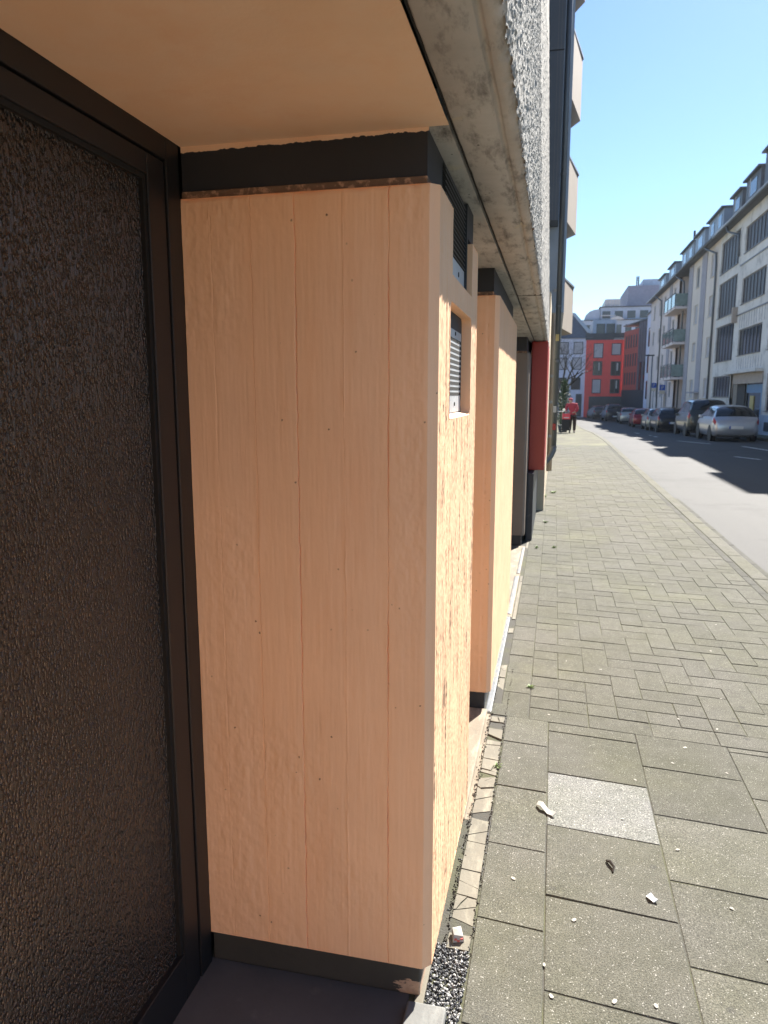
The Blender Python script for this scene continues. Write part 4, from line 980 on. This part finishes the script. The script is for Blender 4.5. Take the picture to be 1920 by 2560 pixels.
part('bin_body', MB().add([(8.3, 47.8, z0 + .1), (8.7, 47.8, z0 + .1), (8.7, 48.2, z0 + .1), (8.3, 48.2, z0 + .1), (8.24, 47.72, z0 + 1.35), (8.76, 47.72, z0 + 1.35), (8.76, 48.3, z0 + 1.35), (8.24, 48.3, z0 + 1.35)], [(0, 3, 2, 1), (4, 5, 6, 7), (0, 1, 5, 4), (1, 2, 6, 5), (2, 3, 7, 6), (3, 0, 4, 7)]), 'trim', wb, bevel=.02)
part('bin_lid', MB().box(8.19, 8.81, 47.66, 48.36, z0 + 1.352, z0 + 1.44), 'trim', wb, bevel=.02)
for x in (8.28, 8.72): part('wheel', MB().tube([(x - .03, 48.25, z0 + .1), (x + .03, 48.25, z0 + .1)], .1, 12), 'rubber', wb)

# ================================================================== BARE TREE AND EVERGREEN
tr = empty('bare_tree', (.55, 52, zg(52)), 'leafless tree with spreading branches in front of the pale lilac house', 'tree')
rt = random.Random(11); trunk = MB(); crown = MB()
def branch(mb, p, d, r, ln, depth):
    pts = [p]; rs_ = [r]; n = 4
    for k in range(n):
        d = (d + Vector((rt.gauss(0, .12), rt.gauss(0, .12), rt.gauss(.03, .08)))).normalized(); p = p + d * ln / n; pts.append(p); rs_.append(r * (1 - .45 * (k + 1) / n))
    mb.tube(pts, rs_, 6 if r > .03 else 4, False)
    if depth == 0: return
    for k in range(rt.choice((2, 3, 3)) if r > .012 else 3):
        i = rt.randint(2, n); a = rt.uniform(0, 6.28); sp = rt.uniform(.35, .95)
        o_ = Vector((math.cos(a), math.sin(a), rt.uniform(-.1, .35)))
        branch(crown, pts[i], (d * (1 - sp * .4) + o_ * sp).normalized(), rs_[i] * rt.uniform(.55, .75), ln * rt.uniform(.62, .85), depth - 1)
branch(trunk, Vector((.55, 52, zg(52))), Vector((.05, 0, 1)), .17, 2.7, 0)
for a, b in ((Vector((.6, 52, 2.0)), Vector((.75, .1, .75))), (Vector((.58, 52, 2.0)), Vector((-.25, .2, 1))), (Vector((.6, 52, 1.9)), Vector((.35, -.3, 1))), (Vector((.6, 52, 1.7)), Vector((.95, .2, .85))), (Vector((.6, 52, 2.1)), Vector((-.6, -.1, .9)))):
    branch(crown, a, b.normalized(), .08, 1.75, 5)
part('trunk', trunk, 'bark', tr, True); part('crown', crown, 'bark', tr, True)
sb = empty('evergreen_shrub', (.46, 38, zg(38)), 'dense green evergreen shrub beside the downpipe and the trolley', 'shrub')
zs = zg(38); part('trunk', MB().tube([(.46, 38, zs), (.46, 38, zs + 1.4)], [.06, .03], 8), 'bark', sb)
lf = MB()
for k in range(3800):
    t = rt.random() ** .8; a = rt.uniform(0, 6.28); zc = zs + .35 + 2.2 * t
    R = .52 * (1 - .75 * t ** 1.6) * (.75 + .35 * math.sin(a * 3 + zc * 4)); q = R * rt.random() ** .45
    c = Vector((.46 + q * math.cos(a), 38 + q * math.sin(a), zc + rt.gauss(0, .05)))
    d = Vector((rt.gauss(0, 1), rt.gauss(0, 1), rt.gauss(.4, .8))).normalized(); e = d.orthogonal().normalized(); s_ = rt.uniform(.035, .07)
    lf.add([tuple(c), tuple(c + d * s_ * .6 + e * s_ * .35), tuple(c + d * s_ * 1.5), tuple(c + d * s_ * .6 - e * s_ * .35)], [(0, 1, 2, 3)])
part('crown', lf, 'leaf', sb)
part('pot', MB().tube([(.46, 38, zs), (.46, 38, zs + .36)], [.2, .27], 16), 'anthracite', sb)

# ================================================================== PERSON WITH TROLLEY
PY = 36.0; PZ = zg(PY)
person = empty('person', (.86, PY, PZ), 'person in crimson jacket and dark trousers bending over a black trolley', 'person')
def skin(name, verts, edges, m, root=0, sub=2):
    me = bpy.data.meshes.new(name); me.from_pydata([v[:3] for v in verts], edges, []); me.materials.append(M[m])
    o = bpy.data.objects.new(name, me); COL.objects.link(o); o.parent = person; o.location = tuple(-c for c in person.location)
    sk = o.modifiers.new('skin', 'SKIN'); sk.use_smooth_shade = True
    for i, v in enumerate(verts):
        d = me.skin_vertices[0].data[i]; d.radius = v[3]; d.use_root = (i == root)
    sm = o.modifiers.new('sub', 'SUBSURF'); sm.levels = sub; sm.render_levels = sub
    return o
def W_(x, y, z, rx, ry=None): return (.86 + x, PY + y, PZ + z, (rx, ry or rx))
# body: pelvis, spine, neck, head, arms to hands, legs to feet
bv = [W_(0, 0, .88, .13, .11), W_(-.02, -.02, 1.10, .12, .10), W_(-.06, -.05, 1.30, .15, .11), W_(-.09, -.07, 1.41, .055), W_(-.11, -.09, 1.50, .075, .085), W_(-.12, -.10, 1.60, .08, .09),
      W_(.13, -.05, 1.33, .055), W_(.20, -.12, 1.10, .045), W_(.06, -.26, .98, .032), W_(.0, -.30, .975, .03, .018),
      W_(-.24, -.06, 1.32, .055), W_(-.31, -.14, 1.10, .045), W_(-.26, -.29, .98, .032), W_(-.23, -.33, .975, .03, .018),
      W_(.09, 0, .84, .095), W_(.10, -.03, .46, .065), W_(.10, .02, .09, .045), W_(.10, -.12, .045, .04),
      W_(-.09, 0, .84, .095), W_(-.10, -.03, .46, .065), W_(-.11, .02, .09, .045), W_(-.11, -.12, .045, .04)]
be_ = [(0, 1), (1, 2), (2, 3), (3, 4), (4, 5), (2, 6), (6, 7), (7, 8), (8, 9), (2, 10), (10, 11), (11, 12), (12, 13), (0, 14), (14, 15), (15, 16), (16, 17), (0, 18), (18, 19), (19, 20), (20, 21)]
for hx, hy, base, sgn in ((.0, -.30, 9, -1), (-.23, -.33, 13, 1)):        # four fingers and a thumb on each hand
    for q in range(4):
        a = len(bv); fx = hx + (q - 1.5) * .019; ln = (.062, .072, .068, .052)[q]
        bv += [W_(fx, hy - .035, .972, .0088), W_(fx, hy - .035 - ln * .5, .958, .0082), W_(fx, hy - .03 - ln * .6, .93, .0075)]; be_ += [(base, a), (a, a + 1), (a + 1, a + 2)]
    a = len(bv); bv += [W_(hx + sgn * .04, hy - .01, .965, .0095), W_(hx + sgn * .05, hy - .045, .95, .0085)]; be_ += [(base, a), (a, a + 1)]
skin('body', bv, be_, 'skin')
jv = [W_(0, 0, .80, .165, .14), W_(0, -.01, .95, .165, .14), W_(-.03, -.03, 1.15, .165, .135), W_(-.06, -.05, 1.32, .18, .135), W_(-.09, -.065, 1.41, .085), W_(.15, -.05, 1.34, .085), W_(.22, -.12, 1.10, .072), W_(.09, -.23, 1.0, .052), W_(-.26, -.06, 1.33, .085), W_(-.33, -.14, 1.10, .072), W_(-.28, -.25, 1.0, .052)]
skin('jacket', jv, [(0, 1), (1, 2), (2, 3), (3, 4), (3, 5), (5, 6), (6, 7), (3, 8), (8, 9), (9, 10)], 'red_cloth')
tv_ = [W_(0, 0, .86, .155, .13), W_(.09, 0, .80, .11), W_(.10, -.03, .46, .088), W_(.10, .02, .10, .072), W_(-.09, 0, .80, .11), W_(-.10, -.03, .46, .088), W_(-.11, .02, .10, .072)]
skin('trousers', tv_, [(0, 1), (1, 2), (2, 3), (0, 4), (4, 5), (5, 6)], 'brown_cloth')
for x in (.10, -.11): skin('shoe', [W_(x, .04, .05, .05, .045), W_(x, -.06, .045, .05, .04), W_(x, -.15, .038, .042, .032)], [(0, 1), (1, 2)], 'trim')
skin('hood', [W_(-.10, -.055, 1.46, .10, .10), W_(-.115, -.06, 1.58, .108, .108), W_(-.12, -.07, 1.66, .085, .085)], [(0, 1), (1, 2)], 'red_cloth')
fc = MB()
for x in (-.15, -.095): fc.box(x - .012, x + .012, PY * 0 - .193, -.185, 1.575, 1.587)
fv = MB(); fv.v = [(.86 + v[0], PY + v[1], PZ + v[2]) for v in fc.v]; fv.f = fc.f; part('eye', fv, 'trim', person)
fv = MB(); fv.add([(.86 - .135, PY - .175, PZ + 1.565), (.86 - .11, PY - .175, PZ + 1.565), (.86 - .1225, PY - .205, PZ + 1.535), (.86 - .1225, PY - .172, PZ + 1.525)], [(0, 1, 2), (0, 2, 3), (1, 3, 2), (0, 3, 1)]); part('nose', fv, 'skin', person)
tl = empty('shopping_trolley', (.60, PY - .35, PZ), 'black two wheeled trolley standing in front of the person in crimson', 'trolley')
tx, ty = .55, PY - .35
part('bag_body', MB().add([(tx - .16, ty - .13, PZ + .14), (tx + .16, ty - .13, PZ + .14), (tx + .16, ty + .13, PZ + .14), (tx - .16, ty + .13, PZ + .14), (tx - .20, ty - .17, PZ + .66), (tx + .20, ty - .17, PZ + .66), (tx + .20, ty + .15, PZ + .66), (tx - .20, ty + .15, PZ + .66)], [(0, 3, 2, 1), (4, 5, 6, 7), (0, 1, 5, 4), (1, 2, 6, 5), (2, 3, 7, 6), (3, 0, 4, 7)]), 'black_cloth', tl, bevel=.03)
for x in (tx - .2, tx + .2):
    wv = part('wheel', MB().tube([(x - .02, ty + .1, PZ + .12), (x + .02, ty + .1, PZ + .12)], .12, 16), 'rubber', tl); part('hub', MB().tube([(x - .025, ty + .1, PZ + .12), (x + .025, ty + .1, PZ + .12)], .035, 10), 'chrome', wv)
part('handle', MB().tube([(tx - .17, ty + .17, PZ + .1), (tx - .17, ty + .17, PZ + 1.0), (tx - .15, ty + .08, PZ + 1.04), (tx + .15, ty + .08, PZ + 1.04), (tx + .17, ty + .17, PZ + 1.0), (tx + .17, ty + .17, PZ + .1)], .014, 8), 'chrome', tl, True)
for x in (tx - .13, tx + .13): part('grip', MB().tube([(x - .05, ty + .08, PZ + 1.04), (x + .05, ty + .08, PZ + 1.04)], .024, 8), 'sign_white', tl)
rb = empty('red_bag', (tx + .04, ty - .02, PZ + .66), 'bright red bag with white strip resting on the black trolley', 'bag')
part('bag', MB().box(tx - .17, tx + .20, ty - .16, ty + .12, PZ + .665, PZ + .93), 'red_bag', rb, bevel=.03)
part('white_strip', MB().box(tx - .10, tx + .14, ty - .166, ty - .1605, PZ + .72, PZ + .76), 'sign_white', rb)
part('strap', MB().tube([(tx - .08, ty - .1, PZ + .92), (tx - .05, ty - .1, PZ + 1.0), (tx + .08, ty - .1, PZ + 1.0), (tx + .11, ty - .1, PZ + .92)], .012, 6), 'black_cloth', rb)
# bicycle leaning by the wall beyond the downpipe
bk = empty('bicycle', (.12, 27, 0), 'dark bicycle leaning at the wall just beyond the downpipe', 'bicycle')
for y in (26.5, 27.55):
    n = 28; wv = part('wheel', MB().tube([(.10, y + .34 * math.cos(a * 2 * math.pi / n), .35 + .34 * math.sin(a * 2 * math.pi / n)) for a in range(n + 1)], .02, 6, False), 'rubber', bk, True)
    for a in range(8): part('spoke', MB().tube([(.10, y, .35), (.10, y + .32 * math.cos(a * .785), .35 + .32 * math.sin(a * .785))], .004, 4), 'chrome', wv)
part('frame', MB().tube([(.10, 26.5, .35), (.10, 26.95, .34), (.10, 27.35, .82), (.10, 26.82, .86), (.10, 26.95, .34)], .018, 6).tube([(.10, 26.5, .35), (.10, 26.82, .80)], .014, 6).tube([(.10, 27.55, .35), (.10, 27.33, 1.0)], .018, 6), 'trim', bk)
part('saddle', MB().box(.04, .16, 26.66, 26.92, .93, .98), 'trim', bk, bevel=.02); part('seat_post', MB().tube([(.10, 26.83, .82), (.10, 26.80, .94)], .014, 6), 'chrome', bk)
part('handlebar', MB().tube([(-.14, 27.2, 1.05), (.02, 27.33, 1.06), (.18, 27.33, 1.06), (.34, 27.2, 1.05)], .014, 6), 'chrome', bk, True)
part('mirror', MB().tube([(.34, 27.18, 1.12), (.34, 27.2, 1.12)], .05, 10), 'chrome', bk); part('head_lamp', MB().tube([(.10, 27.36, .9), (.10, 27.43, .9)], .04, 10), 'chrome', bk)

# ================================================================== SMALL THINGS ON THE PAVEMENT
pk = empty('crumpled_packet', (-.232, 2.0, .004), 'small crushed white and red packet lying on the cracked mortar strip', 'litter')
R_ = Matrix.Rotation(.25, 3, 'Z')
def rotd(mb, c):
    mb.v = [tuple(R_ @ Vector(v) + Vector(c)) for v in mb.v]; return mb
part('packet', rotd(MB().add([(-.017, -.024, 0), (.018, -.022, 0), (.016, .02, 0), (-.015, .024, 0), (-.013, -.018, .022), (.015, -.02, .018), (.012, .016, .024), (-.014, .018, .017), (0, -.002, .029)], [(0, 1, 5, 4), (1, 2, 6, 5), (2, 3, 7, 6), (3, 0, 4, 7), (4, 5, 8), (5, 6, 8), (6, 7, 8), (7, 4, 8), (3, 2, 1, 0)]), (-.232, 2.0, .004)), 'paper', pk)
for q in ((-.008, -.0225, .010), (.010, -.0230, .012), (.0, -.023, .005)): part('red_print', rotd(MB().box(q[0] - .004, q[0] + .004, q[1] - .0022, q[1], q[2] - .0025, q[2] + .0025), (-.232, 2.0, .004)), 'packet_red', pk)
sc_ = MB().add([(-.005, 2.815, .012), (.012, 2.80, .02), (.035, 2.772, .006), (.066, 2.742, .015), (.052, 2.728, .006), (.030, 2.745, .002), (.004, 2.775, .014), (-.012, 2.795, .006)], [(0, 1, 6, 7), (1, 2, 5, 6), (2, 3, 4, 5)])
o = single('paper_scrap', sc_, 'paper', 'folded white strip of paper on the joint beside the pale slab', 'litter'); o.modifiers.new('s', 'SOLIDIFY').thickness = .002
dg = MB().tube([(.24, 2.49, .004), (.252, 2.475, .012), (.262, 2.452, .01), (.258, 2.43, .003)], [.004, .006, .005, .003], 6)
single('dark_twig', dg, 'twig', 'curled dark twig on the slab below the pale one', 'twig')
ct = MB().add([(.355, 2.325, .002), (.372, 2.338, .009), (.383, 2.322, .003), (.392, 2.305, .010), (.377, 2.298, .002), (.362, 2.306, .008), (.374, 2.318, .001)], [(0, 1, 6), (1, 2, 6), (2, 3, 6), (3, 4, 6), (4, 5, 6), (5, 0, 6)])
o = single('crushed_cup_piece', ct, 'galv', 'pale crushed scrap right of the dark twig', 'litter'); o.modifiers.new('s', 'SOLIDIFY').thickness = .003
spots = [(.12, 2.16, 1.4), (.05, 1.84, 1.3), (.22, 1.86, 1.5), (.33, 1.87, 1.3), (.11, 1.72, 1.9), (.03, 1.95, 1), (-.08, 2.32, 1.4), (.32, 2.78, 1), (.62, 2.33, 1), (.68, 2.12, 1.6), (.50, 2.62, 1.2), (.66, 3.46, 1.6), (.80, 3.25, 1), (.58, 3.29, 1.1), (-.1, 3.18, 1), (-.14, 3.05, .8), (.40, 3.10, 1.2),
         (.03, 3.68, 1.2), (.85, 3.70, 1.3), (.33, 4.40, 1.3), (.13, 4.5, 1), (.95, 4.1, 1), (.68, 3.78, 1.2), (1.05, 4.9, 1.4), (1.2, 5.5, 1.3), (.2, 5.3, 1), (.75, 5.6, 1.1), (.1, 6.2, 1), (.9, 6.6, 1.3), (1.4, 6.9, 1.2), (.5, 7.4, 1.2), (1.2, 7.9, 1.2), (.3, 8.6, 1.2), (1.5, 9.3, 1.8), (.8, 9.8, 1.6), (.15, 11, 1.6), (.6, 12.2, 2.0), (.05, 12.9, 1.6), (-.05, 10.6, 2.0)]
for k, (x, y, s_) in enumerate(spots):
    a = rt.uniform(0, 6.28); e = MB(); n = 7
    pts = [(s_ * .0072 * math.cos(q * 2 * math.pi / n) * rt.uniform(.8, 1.2), s_ * .0044 * math.sin(q * 2 * math.pi / n) * rt.uniform(.8, 1.2)) for q in range(n)]
    e.v = [(x + p[0] * math.cos(a) - p[1] * math.sin(a), y + p[0] * math.sin(a) + p[1] * math.cos(a), .0015 + .0015 * rt.random()) for p in pts] + [(x, y, .0025)]
    e.f = [(i, (i + 1) % n, n) for i in range(n)]
    single('petal', e, 'petal', 'small pale petal lying on the pavement', 'petal', 'pale petals scattered over the pavement')
def weed(x, y, s_, label):
    r_ = empty('weed', (x, y, 0), label, 'weed', 'weeds in the paving joints'); mb = MB()
    for k in range(26):
        a = rt.uniform(0, 6.28); l_ = s_ * rt.uniform(.5, 1.2); h = l_ * rt.uniform(.15, .8); d = Vector((math.cos(a), math.sin(a), 0)); n_ = Vector((-d.y, d.x, 0)) * l_ * .16; b = Vector((x + rt.gauss(0, .2) * s_, y + rt.gauss(0, .35) * s_, 0)); t = b + d * l_ + Vector((0, 0, h)); m = (b + t) / 2 + Vector((0, 0, h * .3))
        mb.add([tuple(b), tuple(m + n_), tuple(t), tuple(m - n_)], [(0, 1, 2, 3)])
    part('leaf_tuft', mb, 'weed', r_)
weed(-.073, 4.02, .022, 'green weed in the joint at the wall end of the slabs, nearest one'); weed(-.19, 3.08, .016, 'tiny weed at the edge of the mortar strip')
weed(-.13, 7.95, .032, 'flat moss weed beside the dark blue plinth'); weed(.05, 8.0, .032, 'flat weed one paver out from the dark blue plinth')
weed(-.06, 9.6, .035, 'weed growing in the third joint along the plinth'); weed(-.12, 12.0, .06, 'weed by the foot of the downpipe'); weed(.03, 12.6, .06, 'weed on the open pavement past the downpipe foot')

# ================================================================== HAZE
hz = bpy.data.materials.new('thin_haze'); hz.use_nodes = True; t_ = hz.node_tree; t_.nodes.clear()
vo = t_.nodes.new('ShaderNodeVolumePrincipled'); vo.inputs['Color'].default_value = (.82, .90, 1, 1); vo.inputs['Density'].default_value = .00028; vo.inputs['Anisotropy'].default_value = .0
ou = t_.nodes.new('ShaderNodeOutputMaterial'); t_.links.new(vo.outputs[0], ou.inputs['Volume'])
M['haze'] = hz
o = bpy.data.objects.new('haze', MB().box(-80, 80, -40, 165, -2.4, 26).mesh('haze', 'haze')); COL.objects.link(o); o['kind'] = 'stuff'
